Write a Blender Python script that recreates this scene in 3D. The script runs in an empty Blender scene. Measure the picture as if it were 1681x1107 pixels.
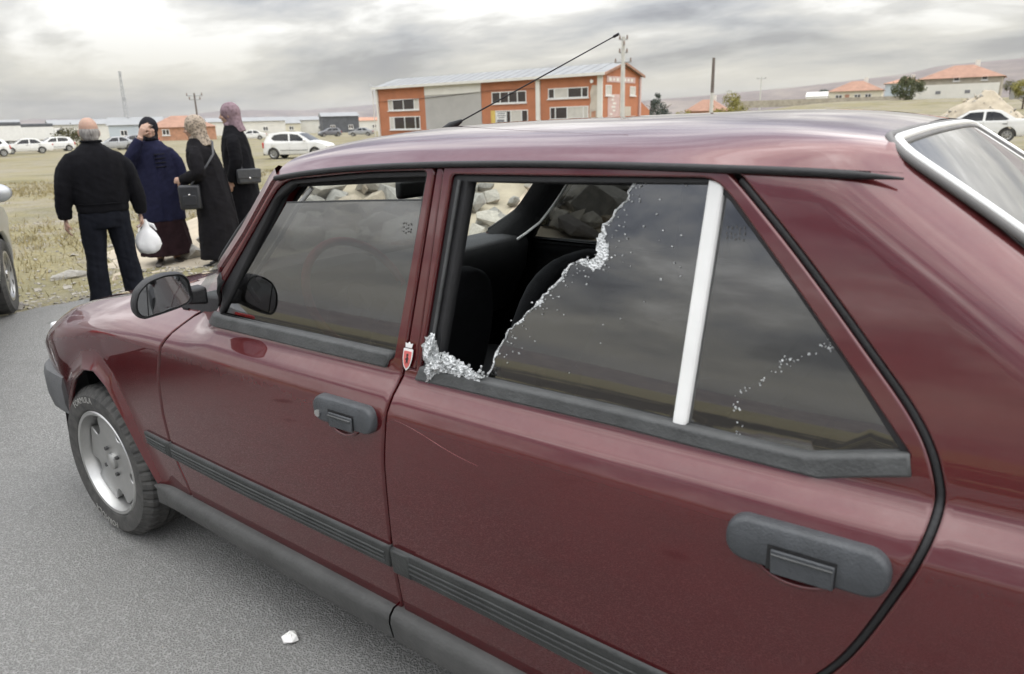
import bpy, bmesh, math, random
import numpy as np
from mathutils import Vector, Matrix
from mathutils.geometry import delaunay_2d_cdt

SC = bpy.context.scene
COL = SC.collection
PI = math.pi
RNG = random.Random(7)

# ------------------------------------------------------------------ camera, sky, sun, exposure
def rad(a): return math.radians(a)
CAM = Vector((2.507, -1.852, 1.405))
def make_camera():
    yaw, pitch, roll = rad(-36.49), rad(-16.55), rad(-1.48)
    f = Vector((math.sin(yaw)*math.cos(pitch), math.cos(yaw)*math.cos(pitch), math.sin(pitch)))
    r0 = Vector((math.cos(yaw), -math.sin(yaw), 0)); u0 = r0.cross(f)
    r = math.cos(roll)*r0 + math.sin(roll)*u0
    u = -math.sin(roll)*r0 + math.cos(roll)*u0
    cd = bpy.data.cameras.new('camera'); co = bpy.data.objects.new('camera', cd); COL.objects.link(co)
    m = Matrix((r, u, -f)).transposed().to_4x4(); m.translation = CAM
    co.matrix_world = m
    cd.sensor_fit = 'HORIZONTAL'; cd.sensor_width = 36.0
    cd.lens = 1196.2*36.0/1681.0
    cd.clip_start = 0.02; cd.clip_end = 40000
    cd.dof.use_dof = True; cd.dof.focus_distance = 2.3; cd.dof.aperture_fstop = 5.0
    SC.camera = co
make_camera()

SUN_EL, SUN_AZ = 48.0, 70.0        # azimuth clockwise from +Y: the brighter part of the cloud, behind the camera's right
def make_world():
    w = bpy.data.worlds.new('World'); SC.world = w; w.use_nodes = True
    nt = w.node_tree; nt.nodes.clear(); N = nt.nodes.new; L = nt.links.new
    out = N('ShaderNodeOutputWorld'); bg = N('ShaderNodeBackground'); L(bg.outputs[0], out.inputs[0])
    bg.inputs[1].default_value = 0.1
    sky = N('ShaderNodeTexSky'); sky.sky_type = 'NISHITA'; sky.sun_disc = False
    sky.sun_elevation = rad(SUN_EL); sky.sun_rotation = rad(SUN_AZ); sky.altitude = 1000; sky.dust_density = 2.0
    tc = N('ShaderNodeTexCoord'); sep = N('ShaderNodeSeparateXYZ'); L(tc.outputs['Generated'], sep.inputs[0])
    def mth(op, a, b=None, c=None, clamp=False):
        n = N('ShaderNodeMath'); n.operation = op; n.use_clamp = clamp
        for i, v in enumerate((a, b, c)):
            if v is None: continue
            if isinstance(v, (int, float)): n.inputs[i].default_value = v
            else: L(v, n.inputs[i])
        return n.outputs[0]
    z = mth('MAXIMUM', sep.outputs[2], 0.0)
    zz = mth('ADD', z, 0.17)
    cx = mth('DIVIDE', sep.outputs[0], zz); cy = mth('DIVIDE', sep.outputs[1], zz)
    comb = N('ShaderNodeCombineXYZ'); L(cx, comb.inputs[0]); L(cy, comb.inputs[1]); comb.inputs[2].default_value = 4.4
    mp = N('ShaderNodeMapping'); mp.inputs['Rotation'].default_value = (0, 0, rad(28)); mp.inputs['Scale'].default_value = (0.85, 1.15, 1)
    L(comb.outputs[0], mp.inputs[0])
    def noise(scale, det, rough, dist, vec):
        n = N('ShaderNodeTexNoise'); n.inputs['Scale'].default_value = scale; n.inputs['Detail'].default_value = det
        n.inputs['Roughness'].default_value = rough; n.inputs['Distortion'].default_value = dist; L(vec, n.inputs['Vector']); return n.outputs[0]
    n1 = noise(0.85, 7, 0.52, 0.3, mp.outputs[0])
    n2 = noise(2.6, 6, 0.6, 0.4, mp.outputs[0])
    mixn = mth('ADD', mth('MULTIPLY', n1, 0.72), mth('MULTIPLY', n2, 0.28))
    cr = N('ShaderNodeValToRGB'); L(mixn, cr.inputs[0])
    e = cr.color_ramp.elements; e[0].position = 0.40; e[0].color = (2.15, 2.3, 2.75, 1)
    e[1].position = 0.605; e[1].color = (10.6, 10.6, 10.5, 1)
    k = cr.color_ramp.elements.new(0.46); k.color = (3.9, 4.1, 4.55, 1)
    k = cr.color_ramp.elements.new(0.535); k.color = (6.4, 6.4, 6.35, 1)
    # the break under the cloud deck, all round the horizon
    hb = N('ShaderNodeValToRGB'); L(z, hb.inputs[0])
    h = hb.color_ramp.elements; h[0].position = 0.0; h[0].color = (0.55, 0.55, 0.55, 1); h[1].position = 0.20; h[1].color = (0, 0, 0, 1)
    k = hb.color_ramp.elements.new(0.035); k.color = (0.85, 0.85, 0.85, 1)
    k = hb.color_ramp.elements.new(0.10); k.color = (0.30, 0.30, 0.30, 1)
    hfac = mth('MULTIPLY', hb.outputs[0], mth('MULTIPLY_ADD', n1, 1.9, -0.10, clamp=True), clamp=True)
    m1 = N('ShaderNodeMix'); m1.data_type = 'RGBA'; L(hfac, m1.inputs[0]); L(cr.outputs[0], m1.inputs[6]); m1.inputs[7].default_value = (11.0, 10.3, 8.3, 1)
    m2 = N('ShaderNodeMix'); m2.data_type = 'RGBA'; m2.inputs[0].default_value = 0.93
    L(sky.outputs[0], m2.inputs[6]); L(m1.outputs[2], m2.inputs[7])
    gain = mth('MULTIPLY_ADD', z, 3.1, 0.34)      # brightest overhead, steeper than a real overcast, to lift ground and paint
    vm = N('ShaderNodeVectorMath'); vm.operation = 'SCALE'; L(m2.outputs[2], vm.inputs[0]); L(gain, vm.inputs['Scale'])
    L(vm.outputs[0], bg.inputs[0])
make_world()
def make_sun():
    ld = bpy.data.lights.new('sun', 'SUN'); ld.energy = 0.9; ld.angle = rad(110); ld.color = (1.0, 0.95, 0.88)
    lo = bpy.data.objects.new('sun', ld); COL.objects.link(lo)
    d = Vector((math.sin(rad(SUN_AZ))*math.cos(rad(SUN_EL)), math.cos(rad(SUN_AZ))*math.cos(rad(SUN_EL)), math.sin(rad(SUN_EL))))
    lo.rotation_euler = d.to_track_quat('Z', 'Y').to_euler(); lo.location = (0, 0, 60)
make_sun()
SC.view_settings.view_transform = 'Standard'; SC.view_settings.look = 'None'
SC.view_settings.exposure = 0.66; SC.view_settings.gamma = 1.0; SC.view_settings.use_curve_mapping = False
SC.render.engine = 'CYCLES'
SC.cycles.use_denoising = True
SC.cycles.max_bounces = 10; SC.cycles.transparent_max_bounces = 16; SC.cycles.glossy_bounces = 5; SC.cycles.diffuse_bounces = 3
SC.cycles.caustics_reflective = False; SC.cycles.caustics_refractive = False

# ------------------------------------------------------------------ materials
class NT:
    def __init__(s, name):
        s.m = bpy.data.materials.new(name); s.m.use_nodes = True; s.t = s.m.node_tree; s.t.nodes.clear()
        s.out = s.t.nodes.new('ShaderNodeOutputMaterial'); s.tc = None
    def n(s, typ, **kw):
        n = s.t.nodes.new(typ)
        for k, v in kw.items():
            if hasattr(n, k): setattr(n, k, v)
        return n
    def l(s, a, b): s.t.links.new(a, b)
    def co(s, which='Object'):
        if s.tc is None: s.tc = s.t.nodes.new('ShaderNodeTexCoord')
        return s.tc.outputs[which]
    def noise(s, scale, det=4, rough=.55, dist=0, vec=None, stretch=None):
        n = s.t.nodes.new('ShaderNodeTexNoise'); n.inputs['Scale'].default_value = scale; n.inputs['Detail'].default_value = det
        n.inputs['Roughness'].default_value = rough; n.inputs['Distortion'].default_value = dist
        v = vec or s.co()
        if stretch:
            mp = s.t.nodes.new('ShaderNodeMapping'); mp.inputs['Scale'].default_value = stretch; s.l(v, mp.inputs[0]); v = mp.outputs[0]
        s.l(v, n.inputs['Vector']); return n.outputs[0]
    def vor(s, scale, feat='F1', vec=None):
        n = s.t.nodes.new('ShaderNodeTexVoronoi'); n.feature = feat; n.inputs['Scale'].default_value = scale; s.l(vec or s.co(), n.inputs['Vector']); return n
    def ramp(s, fac, stops, interp='LINEAR'):
        r = s.t.nodes.new('ShaderNodeValToRGB'); r.color_ramp.interpolation = interp
        els = r.color_ramp.elements
        while len(els) < len(stops): els.new(0.5)
        for e, (p, c) in zip(els, stops):
            e.position = p
            if isinstance(c, (int, float)): c = (c, c, c)
            e.color = (*c, 1)
        s.l(fac, r.inputs[0]); return r.outputs[0]
    def mth(s, op, a, b=None, c=None, clamp=False):
        n = s.t.nodes.new('ShaderNodeMath'); n.operation = op; n.use_clamp = clamp
        for i, v in enumerate((a, b, c)):
            if v is None: continue
            if isinstance(v, (int, float)): n.inputs[i].default_value = v
            else: s.l(v, n.inputs[i])
        return n.outputs[0]
    def mix(s, fac, a, b, blend='MIX'):
        n = s.t.nodes.new('ShaderNodeMix'); n.data_type = 'RGBA'; n.blend_type = blend
        for i, v in ((0, fac), (6, a), (7, b)):
            if isinstance(v, (int, float)): n.inputs[i].default_value = v
            elif isinstance(v, tuple): n.inputs[i].default_value = (*v, 1) if len(v) == 3 else v
            else: s.l(v, n.inputs[i])
        return n.outputs[2]
    def bump(s, h, strength=.3, dist=.01, normal=None):
        b = s.t.nodes.new('ShaderNodeBump'); b.inputs['Strength'].default_value = strength; b.inputs['Distance'].default_value = dist
        s.l(h, b.inputs['Height'])
        if normal is not None: s.l(normal, b.inputs['Normal'])
        return b.outputs[0]
    def princ(s, color, rough=.5, normal=None, **kw):
        p = s.t.nodes.new('ShaderNodeBsdfPrincipled')
        def put(nm, v):
            if v is None: return
            if isinstance(v, tuple): p.inputs[nm].default_value = (*v, 1) if len(v) == 3 else v
            elif isinstance(v, (int, float)): p.inputs[nm].default_value = v
            else: s.l(v, p.inputs[nm])
        put('Base Color', color); put('Roughness', rough)
        for k, v in kw.items(): put(k.replace('_', ' '), v)
        if normal is not None: s.l(normal, p.inputs['Normal'])
        s.l(p.outputs[0], s.out.inputs[0]); return p

M = {}
def simple(name, col, rough=.6, var=.15, scale=8, bump=0, bscale=60, **kw):
    t = NT(name)
    n = t.noise(scale, 5, .6)
    lo = tuple(c*(1-var) for c in col); hi = tuple(min(1, c*(1+var)) for c in col)
    c = t.ramp(n, [(.3, lo), (.7, hi)])
    nm = t.bump(t.noise(bscale, 4), bump, .01) if bump else None
    t.princ(c, rough, nm, **kw); M[name] = t.m; return t.m

def mat_paint():
    t = NT('maroon_paint')
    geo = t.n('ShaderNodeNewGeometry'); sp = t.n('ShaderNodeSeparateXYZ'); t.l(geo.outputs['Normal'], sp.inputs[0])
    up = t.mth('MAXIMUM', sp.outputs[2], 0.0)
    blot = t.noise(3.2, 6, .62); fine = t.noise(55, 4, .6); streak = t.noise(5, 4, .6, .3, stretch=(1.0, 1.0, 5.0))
    dust_sheen = t.mth('MULTIPLY', t.ramp(blot, [(.32, .35), (.72, 1.0)]), t.ramp(fine, [(.3, .6), (.7, 1.0)]))
    amt = t.mth('MINIMUM', t.mth('MULTIPLY', dust_sheen, t.mth('MULTIPLY_ADD', up, .16, .0)), .14)  # dust film; its upward weighting also paints in pale reflected sky
    base = t.mix(t.ramp(streak, [(.35, 0.0), (.7, 1.0)]), (0.084, 0.0026, 0.0048), (0.098, 0.0036, 0.0062))
    # fine scratches and chips
    chip = t.ramp(t.vor(34).outputs['Distance'], [(.02, .75), (.05, 0.0)])
    chipm = t.mth('MULTIPLY', chip, t.ramp(t.noise(2.3, 2), [(.56, 0.0), (.64, .7)]))
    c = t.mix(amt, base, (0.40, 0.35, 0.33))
    c = t.mix(t.mth('MULTIPLY', chipm, .35), c, (0.5, 0.40, 0.38))
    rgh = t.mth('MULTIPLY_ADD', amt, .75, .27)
    crgh = t.mth('MULTIPLY_ADD', dust_sheen, .012, .006)
    wob = t.bump(t.noise(1.7, 2, .5), .022, .05)
    peel = t.bump(t.noise(160, 2, .5), .012, .002, wob)
    t.princ(c, rgh, peel, Coat_Weight=1.0, Coat_Roughness=crgh, Coat_IOR=1.72, Specular_IOR_Level=.1, Metallic=.42)
    p = [n for n in t.t.nodes if n.type == 'BSDF_PRINCIPLED'][0]
    t.l(wob, p.inputs['Coat Normal'])
    M['paint'] = t.m
mat_paint()

def mat_glass(name, tint, refl_rough=.012, spec=1.0, dirt=.06, ior=1.55):
    t = NT(name)
    tr = t.n('ShaderNodeBsdfTransparent'); tr.inputs[0].default_value = (*tint, 1)
    gl = t.n('ShaderNodeBsdfGlossy'); gl.inputs['Roughness'].default_value = refl_rough; gl.inputs[0].default_value = (spec, spec, spec, 1)
    lw = t.n('ShaderNodeLayerWeight'); lw.inputs[0].default_value = .5; f0 = ((ior-1)/(ior+1))**2
    fr = t.mth('MULTIPLY_ADD', t.mth('POWER', lw.outputs['Facing'], 5.0), 1-f0, f0)
    m1 = t.n('ShaderNodeMixShader'); t.l(fr, m1.inputs[0]); t.l(tr.outputs[0], m1.inputs[1]); t.l(gl.outputs[0], m1.inputs[2])
    df = t.n('ShaderNodeBsdfDiffuse'); df.inputs[0].default_value = (.5, .48, .44, 1)
    sp = t.ramp(t.noise(120, 3, .6), [(.60, .0), (.78, .5)])
    bl = t.ramp(t.noise(7, 5, .65), [(.3, .25), (.75, 1.0)])
    fac = t.mth('MULTIPLY', t.mth('ADD', sp, bl), dirt)
    m2 = t.n('ShaderNodeMixShader'); t.l(fac, m2.inputs[0]); t.l(m1.outputs[0], m2.inputs[1]); t.l(df.outputs[0], m2.inputs[2])
    t.l(m2.outputs[0], t.out.inputs[0]); M[name] = t.m
mat_glass('tinted_glass', (.085, .09, .09), ior=2.3, dirt=.003)
mat_glass('broken_glass', (.085, .09, .09), ior=2.35, dirt=.010)
mat_glass('clear_glass', (.78, .82, .80), ior=1.5, dirt=.03)
mat_glass('rear_glass', (.25, .27, .27), ior=2.5, dirt=.22)  # pale film raised to imitate bright sky reflected in the pane, over some dust
mat_glass('window_pane', (.18, .20, .22), ior=1.6, dirt=.10)
mat_glass('car_glass_far', (.10, .11, .12), ior=1.55, dirt=.04)

simple('scratch', (.26, .13, .13), .6, .2, 20)
simple('black_rubber', (.010, .010, .011), .55, .3, 14, .15, 120)
simple('grey_rubber', (.058, .060, .060), .5, .25, 18, .2, 150)
simple('handle_plastic', (.050, .054, .059), .48, .2, 25, .22, 240)
simple('trim_plastic', (.036, .038, .037), .5, .3, 12, .25, 140)
simple('bumper_plastic', (.10, .102, .104), .6, .2, 9, .2, 120)
simple('sill_plastic', (.058, .058, .056), .62, .3, 7, .25, 90)
simple('interior_black', (.008, .008, .009), .8, .3, 10, .2, 90)
simple('dash_grey', (.032, .032, .034), .7, .2, 20, .2, 160)
simple('seat_fabric', (.017, .017, .020), .92, .25, 30, .3, 220)
simple('headliner', (.05, .05, .048), .9, .15, 10)
simple('red_leather', (.35, .03, .035), .5, .2, 20, .2, 120)
simple('white_trim', (.78, .78, .76), .35, .05, 8)
simple('alloy', (.46, .46, .45), .36, .10, 10, Metallic=.85)
simple('dark_alloy', (.10, .10, .10), .5, .2, 10, Metallic=.5)
simple('sticker_white', (.72, .70, .68), .5, .05, 20)
simple('sticker_red', (.55, .12, .11), .5, .15, 40)
simple('sticker_black', (.03, .02, .02), .5, .1, 20)
simple('tyre_letter', (.30, .295, .275), .7, .2, 60)
simple('chrome', (.8, .8, .8), .09, .02, 5, Metallic=1.0)
simple('bright_trim', (.80, .80, .78), .25, .03, 6)
simple('gasket_grey', (.13, .125, .12), .6, .15, 10)
simple('lamp_orange', (.75, .22, .03), .25, .1, 20)
simple('lamp_red', (.45, .02, .02), .2, .1, 20)
simple('lamp_clear', (.62, .63, .63), .15, .05, 20)
simple('white_car', (.74, .74, .72), .35, .05, 3, Coat_Weight=.6)
simple('silver_car', (.42, .43, .44), .35, .06, 3, Metallic=.4, Coat_Weight=.6)
simple('grey_car', (.16, .165, .18), .35, .06, 3, Coat_Weight=.6)
simple('blue_car', (.06, .13, .24), .35, .06, 3, Coat_Weight=.6)
simple('paper', (.78, .77, .74), .8, .05, 20, .2, 40)
simple('bag_plastic', (.80, .80, .80), .45, .06, 9, .5, 18, Transmission_Weight=.15)
simple('black_cloth', (.006, .006, .0075), .92, .3, 18, .22, 26, Specular_IOR_Level=.12)
simple('navy_trouser', (.008, .009, .013), .92, .25, 16, .22, 20, Specular_IOR_Level=.12)
simple('navy_coat', (.013, .014, .034), .92, .25, 16, .22, 22, Specular_IOR_Level=.12)
simple('maroon_skirt', (.020, .010, .012), .93, .25, 14, .22, 16, Specular_IOR_Level=.12)
simple('charcoal_coat', (.009, .0085, .010), .92, .25, 14, .22, 20, Specular_IOR_Level=.12)
simple('black_scarf', (.012, .012, .016), .85, .2, 20, .4, 30, Specular_IOR_Level=.12)
simple('leather_black', (.02, .021, .024), .42, .2, 18, .25, 60)
simple('leather_grey', (.04, .042, .046), .42, .2, 18, .25, 60)
simple('shoe_brown', (.06, .05, .042), .6, .2, 18)
simple('skin', (.36, .225, .165), .55, .08, 14, Subsurface_Weight=.05)
simple('eye_dark', (.02, .015, .012), .3, .1, 10)
simple('lip', (.36, .15, .12), .5, .1, 10)
simple('sock', (.28, .21, .17), .8, .1, 20)
def mat_scarf(name, a, b, sc):
    t = NT(name); v = t.vor(sc); n = t.noise(sc*.7, 4, .6)
    f = t.mth('ADD', t.mth('MULTIPLY', v.outputs['Distance'], .6), t.mth('MULTIPLY', n, .5))
    t.princ(t.ramp(f, [(.30, a), (.62, b)]), .85, t.bump(t.noise(26, 3), .4, .01)); M[name] = t.m
mat_scarf('mauve_scarf', (.12, .075, .088), (.21, .145, .165), 30)
mat_scarf('brown_scarf', (.085, .068, .05), (.33, .27, .21), 42)
def mat_hair():
    t = NT('grey_hair'); n = t.noise(60, 4, .6, 0, stretch=(1, 1, .25))
    t.princ(t.ramp(n, [(.3, (.10, .092, .085)), (.7, (.30, .28, .26))]), .8, t.bump(n, .5, .004)); M['grey_hair'] = t.m
mat_hair()

def mat_mirror():
    t = NT('mirror_glass'); t.princ((.22, .225, .235), .02, None, Metallic=1.0); M['mirror_glass'] = t.m
mat_mirror()
def mat_tyre():
    t = NT('tyre_rubber'); n = t.noise(30, 5, .6); c = t.ramp(n, [(.3, (.03, .03, .029)), (.75, (.085, .082, .076))])
    t.princ(c, .78, t.bump(t.noise(150, 3), .3, .004)); M['tyre'] = t.m
mat_tyre()
def mat_crumble():
    t = NT('shattered_glass')
    v = t.vor(230); w = t.vor(70)
    c = t.ramp(t.mth('ADD', t.mth('MULTIPLY', v.outputs['Distance'], .7), t.mth('MULTIPLY', w.outputs['Distance'], .5)), [(.12, (.10, .11, .11)), (.42, (.50, .52, .52)), (.75, (.86, .88, .88))])
    t.princ(c, .22, t.bump(v.outputs['Distance'], .9, .006), Specular_IOR_Level=.8, Alpha=.93); M['shatter'] = t.m
mat_crumble()

def mat_asphalt():
    t = NT('asphalt')
    g = t.vor(175); g2 = t.noise(380, 3, .7); big = t.noise(.55, 5, .6); mid = t.noise(4.5, 5, .6)
    agg = t.mth('ADD', t.mth('MULTIPLY', g.outputs['Distance'], .55), t.mth('MULTIPLY', g2, .5))
    c = t.ramp(agg, [(.22, (.092, .091, .088)), (.5, (.200, .199, .191)), (.80, (.365, .361, .347))])
    c = t.mix(t.ramp(big, [(.35, .0), (.7, .42)]), c, (.25, .246, .234))
    c = t.mix(t.ramp(mid, [(.56, .0), (.75, .32)]), c, (.12, .119, .116))
    # light grit and a few dark oil spots
    gr = t.vor(23, 'F1'); c = t.mix(t.ramp(gr.outputs['Distance'], [(.035, .75), (.06, 0.0)]), c, (.42, .41, .385))
    oil = t.ramp(t.vor(1.1).outputs['Distance'], [(.045, .75), (.09, 0.0)]); c = t.mix(oil, c, (.045, .044, .043))
    # hairline cracks
    wv = t.n('ShaderNodeVectorMath', operation='ADD'); t.l(t.co(), wv.inputs[0])
    nn = t.n('ShaderNodeTexNoise'); nn.inputs['Scale'].default_value = 1.6; nn.inputs['Detail'].default_value = 5; t.l(t.co(), nn.inputs['Vector'])
    sc = t.n('ShaderNodeVectorMath', operation='SCALE'); t.l(nn.outputs['Color'], sc.inputs[0]); sc.inputs['Scale'].default_value = 1.3; t.l(sc.outputs[0], wv.inputs[1])
    ck = t.n('ShaderNodeTexVoronoi'); ck.feature = 'DISTANCE_TO_EDGE'; ck.inputs['Scale'].default_value = .55; t.l(wv.outputs[0], ck.inputs['Vector'])
    ckm = t.ramp(ck.outputs['Distance'], [(.0025, 1.0), (.006, 0.0)])
    ckm = t.mth('MULTIPLY', ckm, t.ramp(t.noise(1.1, 3), [(.48, 0.0), (.58, .16)]))
    c = t.mix(ckm, c, (.05, .05, .05))
    h = t.mth('SUBTRACT', agg, t.mth('MULTIPLY', ckm, 1.2))
    t.princ(c, .9, t.bump(h, 1.0, .008)); M['asphalt'] = t.m
mat_asphalt()

def mat_ground():
    t = NT('dry_field')
    P = t.n('ShaderNodeNewGeometry').outputs['Position']
    big = t.noise(.16, 6, .6, vec=P); mid = t.noise(1.1, 6, .65, vec=P); fine = t.noise(14, 5, .65, vec=P); grit = t.vor(46, vec=P)
    band = t.noise(.05, 4, .55, vec=P, stretch=(.35, 1.4, 1))
    soil = t.ramp(fine, [(.3, (.145, .125, .097)), (.55, (.235, .208, .165)), (.75, (.34, .31, .255))])
    grass = t.ramp(fine, [(.3, (.115, .10, .045)), (.55, (.215, .186, .088)), (.75, (.31, .27, .145))])
    c = t.mix(t.ramp(t.mth('ADD', t.mth('MULTIPLY', mid, .55), t.mth('MULTIPLY', big, .45)), [(.42, 0.0), (.54, 1.0)]), soil, grass)
    c = t.mix(t.ramp(band, [(.40, .0), (.60, .6)]), c, (.235, .208, .135))
    c = t.mix(t.ramp(t.noise(.35, 4, .6, vec=P), [(.5, .0), (.66, .55)]), c, (.105, .098, .045))
    c = t.mix(t.ramp(grit.outputs['Distance'], [(.06, .7), (.16, 0.0)]), c, (.46, .43, .38))
    h = t.mth('ADD', fine, t.mth('MULTIPLY', mid, 1.5))
    t.princ(c, .95, t.bump(h, .9, .04)); M['field'] = t.m
mat_ground()
def mat_hills():
    t = NT('hill_earth'); P = t.n('ShaderNodeNewGeometry').outputs['Position']
    n = t.noise(.0035, 7, .62, vec=P, stretch=(1, 1, 3)); n2 = t.noise(.02, 5, .6, vec=P)
    c = t.ramp(t.mth('ADD', t.mth('MULTIPLY', n, .7), t.mth('MULTIPLY', n2, .3)), [(.32, (.10, .078, .070)), (.5, (.155, .125, .108)), (.68, (.24, .20, .16))])
    t.princ(c, .95); M['hills'] = t.m
mat_hills()
simple('dark_soil', (.055, .047, .038), .95, .35, .8, .6, 6)
simple('stone_pale', (.42, .39, .335), .9, .22, 5, .7, 22)
simple('stone_grey', (.31, .295, .265), .9, .25, 5, .7, 22)
simple('stone_tan', (.40, .34, .26), .9, .22, 5, .7, 22)
simple('stone_dark', (.17, .155, .14), .9, .25, 5, .7, 22)
simple('dirt_pile', (.40, .345, .26), .95, .25, 1.5, .8, 6)
simple('dry_grass', (.25, .205, .095), .9, .3, 2.0)
simple('gravel', (.29, .27, .235), .9, .35, 2.5)

# ------------------------------------------------------------------ mesh helpers
def link(name, me, mat, parent=None):
    o = bpy.data.objects.new(name, me); COL.objects.link(o)
    if mat is not None:
        mm = M[mat] if isinstance(mat, str) else mat
        if len(me.materials) == 0: me.materials.append(mm)
    if parent is not None: o.parent = parent
    return o
def thing(name, label, cat, loc=(0, 0, 0), rotz=0, group=None):
    o = bpy.data.objects.new(name, None); COL.objects.link(o); o.location = loc; o.rotation_euler = (0, 0, rotz)
    o.empty_display_size = .1
    return tag(o, label, cat, group)
def tag(o, label=None, cat=None, group=None, kind=None):
    if label: o['label'] = label
    if cat: o['category'] = cat
    if group: o['group'] = group
    if kind: o['kind'] = kind
    return o
def copy_tree(o, parent=None):
    c = o.copy(); COL.objects.link(c); c.parent = parent
    for ch in list(o.children): copy_tree(ch, c)
    return c

class MB:
    def __init__(s): s.v = []; s.f = []
    def add(s, verts, faces):
        b = len(s.v); s.v.extend([tuple(p) for p in verts]); s.f.extend([tuple(i+b for i in f) for f in faces]); return s
    def box(s, c, size, rot=None):
        hx, hy, hz = [a/2 for a in size]
        vs = [Vector((x, y, z)) for x in (-hx, hx) for y in (-hy, hy) for z in (-hz, hz)]
        if rot is not None: vs = [rot @ v for v in vs]
        c = Vector(c)
        return s.add([v+c for v in vs], [(0, 1, 3, 2), (4, 6, 7, 5), (0, 4, 5, 1), (2, 3, 7, 6), (0, 2, 6, 4), (1, 5, 7, 3)])
    def hexa(s, p):   # 8 points: bottom 4 ccw, top 4 ccw
        return s.add(p, [(3, 2, 1, 0), (4, 5, 6, 7), (0, 1, 5, 4), (1, 2, 6, 5), (2, 3, 7, 6), (3, 0, 4, 7)])
    def tube(s, path, r, n=8, closed=False, cap=True, flat=1.0, up=None):
        path = [Vector(p) for p in path]; m = len(path)
        if not isinstance(r, (list, tuple)): r = [r]*m
        rings = []; prev = Vector(up) if up else None
        for i, p in enumerate(path):
            a = path[i-1] if (i > 0 or closed) else path[i]
            b = path[(i+1) % m] if (i < m-1 or closed) else path[i]
            t = (b-a).normalized()
            if prev is None: prev = Vector((0, 0, 1)) if abs(t.z) < .9 else Vector((1, 0, 0))
            u = prev - t*prev.dot(t)
            if u.length < 1e-6: u = t.orthogonal()
            u.normalize(); w = t.cross(u); prev = u
            rings.append([p + (u*math.cos(2*PI*k/n)*r[i] + w*math.sin(2*PI*k/n)*r[i]*flat) for k in range(n)])
        return s.rings(rings, closed, cap)
    def rings(s, rings, closed=False, cap=True):
        n = len(rings[0]); m = len(rings); vs = [p for R in rings for p in R]; fs = []
        for i in range(m if closed else m-1):
            a = i*n; b = ((i+1) % m)*n
            for k in range(n): fs.append((a+k, a+(k+1) % n, b+(k+1) % n, b+k))
        if cap and not closed:
            fs.append(tuple(range(n-1, -1, -1))); fs.append(tuple((m-1)*n+k for k in range(n)))
        return s.add(vs, fs)
    def prism(s, poly, fn, h0, h1):   # fn(a,b,h)->point
        n = len(poly); vs = [fn(a, b, h0) for a, b in poly]+[fn(a, b, h1) for a, b in poly]
        fs = [tuple(range(n-1, -1, -1)), tuple(range(n, 2*n))]+[(i, (i+1) % n, n+(i+1) % n, n+i) for i in range(n)]
        return s.add(vs, fs)
    def grid(s, rows):
        n = len(rows[0]); vs = [p for R in rows for p in R]
        return s.add(vs, [(i*n+k, i*n+k+1, (i+1)*n+k+1, (i+1)*n+k) for i in range(len(rows)-1) for k in range(n-1)])
    def ell(s, c, r, rot=None, nu=12, nv=8):
        c = Vector(c); rings = []
        for j in range(1, nv):
            ph = PI*j/nv - PI/2
            R = []
            for k in range(nu):
                th = 2*PI*k/nu; v = Vector((math.cos(th)*math.cos(ph)*r[0], math.sin(th)*math.cos(ph)*r[1], math.sin(ph)*r[2]))
                if rot is not None: v = rot @ v
                R.append(c+v)
            rings.append(R)
        return s.rings(rings)
    def me(s, name, smooth=None, fix=True):
        me = bpy.data.meshes.new(name); me.from_pydata(s.v, [], s.f)
        if fix:
            bm = bmesh.new(); bm.from_mesh(me); bmesh.ops.recalc_face_normals(bm, faces=bm.faces); bm.to_mesh(me); bm.free()
        me.update()
        if smooth is not None:
            for p in me.polygons: p.use_smooth = True
            if smooth < 179: me.set_sharp_from_angle(angle=rad(smooth))
        return me
    def build(s, name, mat, parent=None, smooth=None, bevel=0, seg=2, fix=True):
        o = link(name, s.me(name, smooth, fix), mat, parent)
        if bevel:
            b = o.modifiers.new('b', 'BEVEL'); b.width = bevel; b.segments = seg; b.limit_method = 'ANGLE'; b.angle_limit = rad(35)
            if smooth is None:
                for p in o.data.polygons: p.use_smooth = True
                o.data.set_sharp_from_angle(angle=rad(50))
                b.harden_normals = False
        return o
def rbox(name, c, size, mat, parent=None, rot=None, bevel=.01, seg=3):
    return MB().box(c, size, rot).build(name, mat, parent, bevel=bevel, seg=seg)

def densify(poly, step):
    out = []; n = len(poly)
    for i in range(n):
        a = np.array(poly[i]); b = np.array(poly[(i+1) % n]); k = max(1, int(np.ceil(np.hypot(*(b-a))/step)))
        for j in range(k): out.append(a+(b-a)*j/k)
    return np.array(out)
def area(p): x, y = p[:, 0], p[:, 1]; return .5*np.sum(x*np.roll(y, -1)-np.roll(x, -1)*y)
def offs(p, d):
    t1 = p-np.roll(p, 1, 0); t2 = np.roll(p, -1, 0)-p
    t1 /= np.linalg.norm(t1, axis=1)[:, None]+1e-12; t2 /= np.linalg.norm(t2, axis=1)[:, None]+1e-12
    n1 = np.stack([-t1[:, 1], t1[:, 0]], 1); n2 = np.stack([-t2[:, 1], t2[:, 0]], 1)
    n = n1+n2; n /= np.linalg.norm(n, axis=1)[:, None]+1e-12
    c = np.maximum(.45, np.sum(n*n1, 1))
    return p+n*(d/c)[:, None], n
def inside(q, poly):
    x, y = q[:, 0][:, None], q[:, 1][:, None]; x1, y1 = poly[:, 0][None], poly[:, 1][None]
    x2, y2 = np.roll(poly[:, 0], -1)[None], np.roll(poly[:, 1], -1)[None]
    c = ((y1 > y) != (y2 > y)) & (x < (x2-x1)*(y-y1)/(y2-y1+1e-15)+x1)
    return (c.sum(1) % 2) == 1
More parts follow.
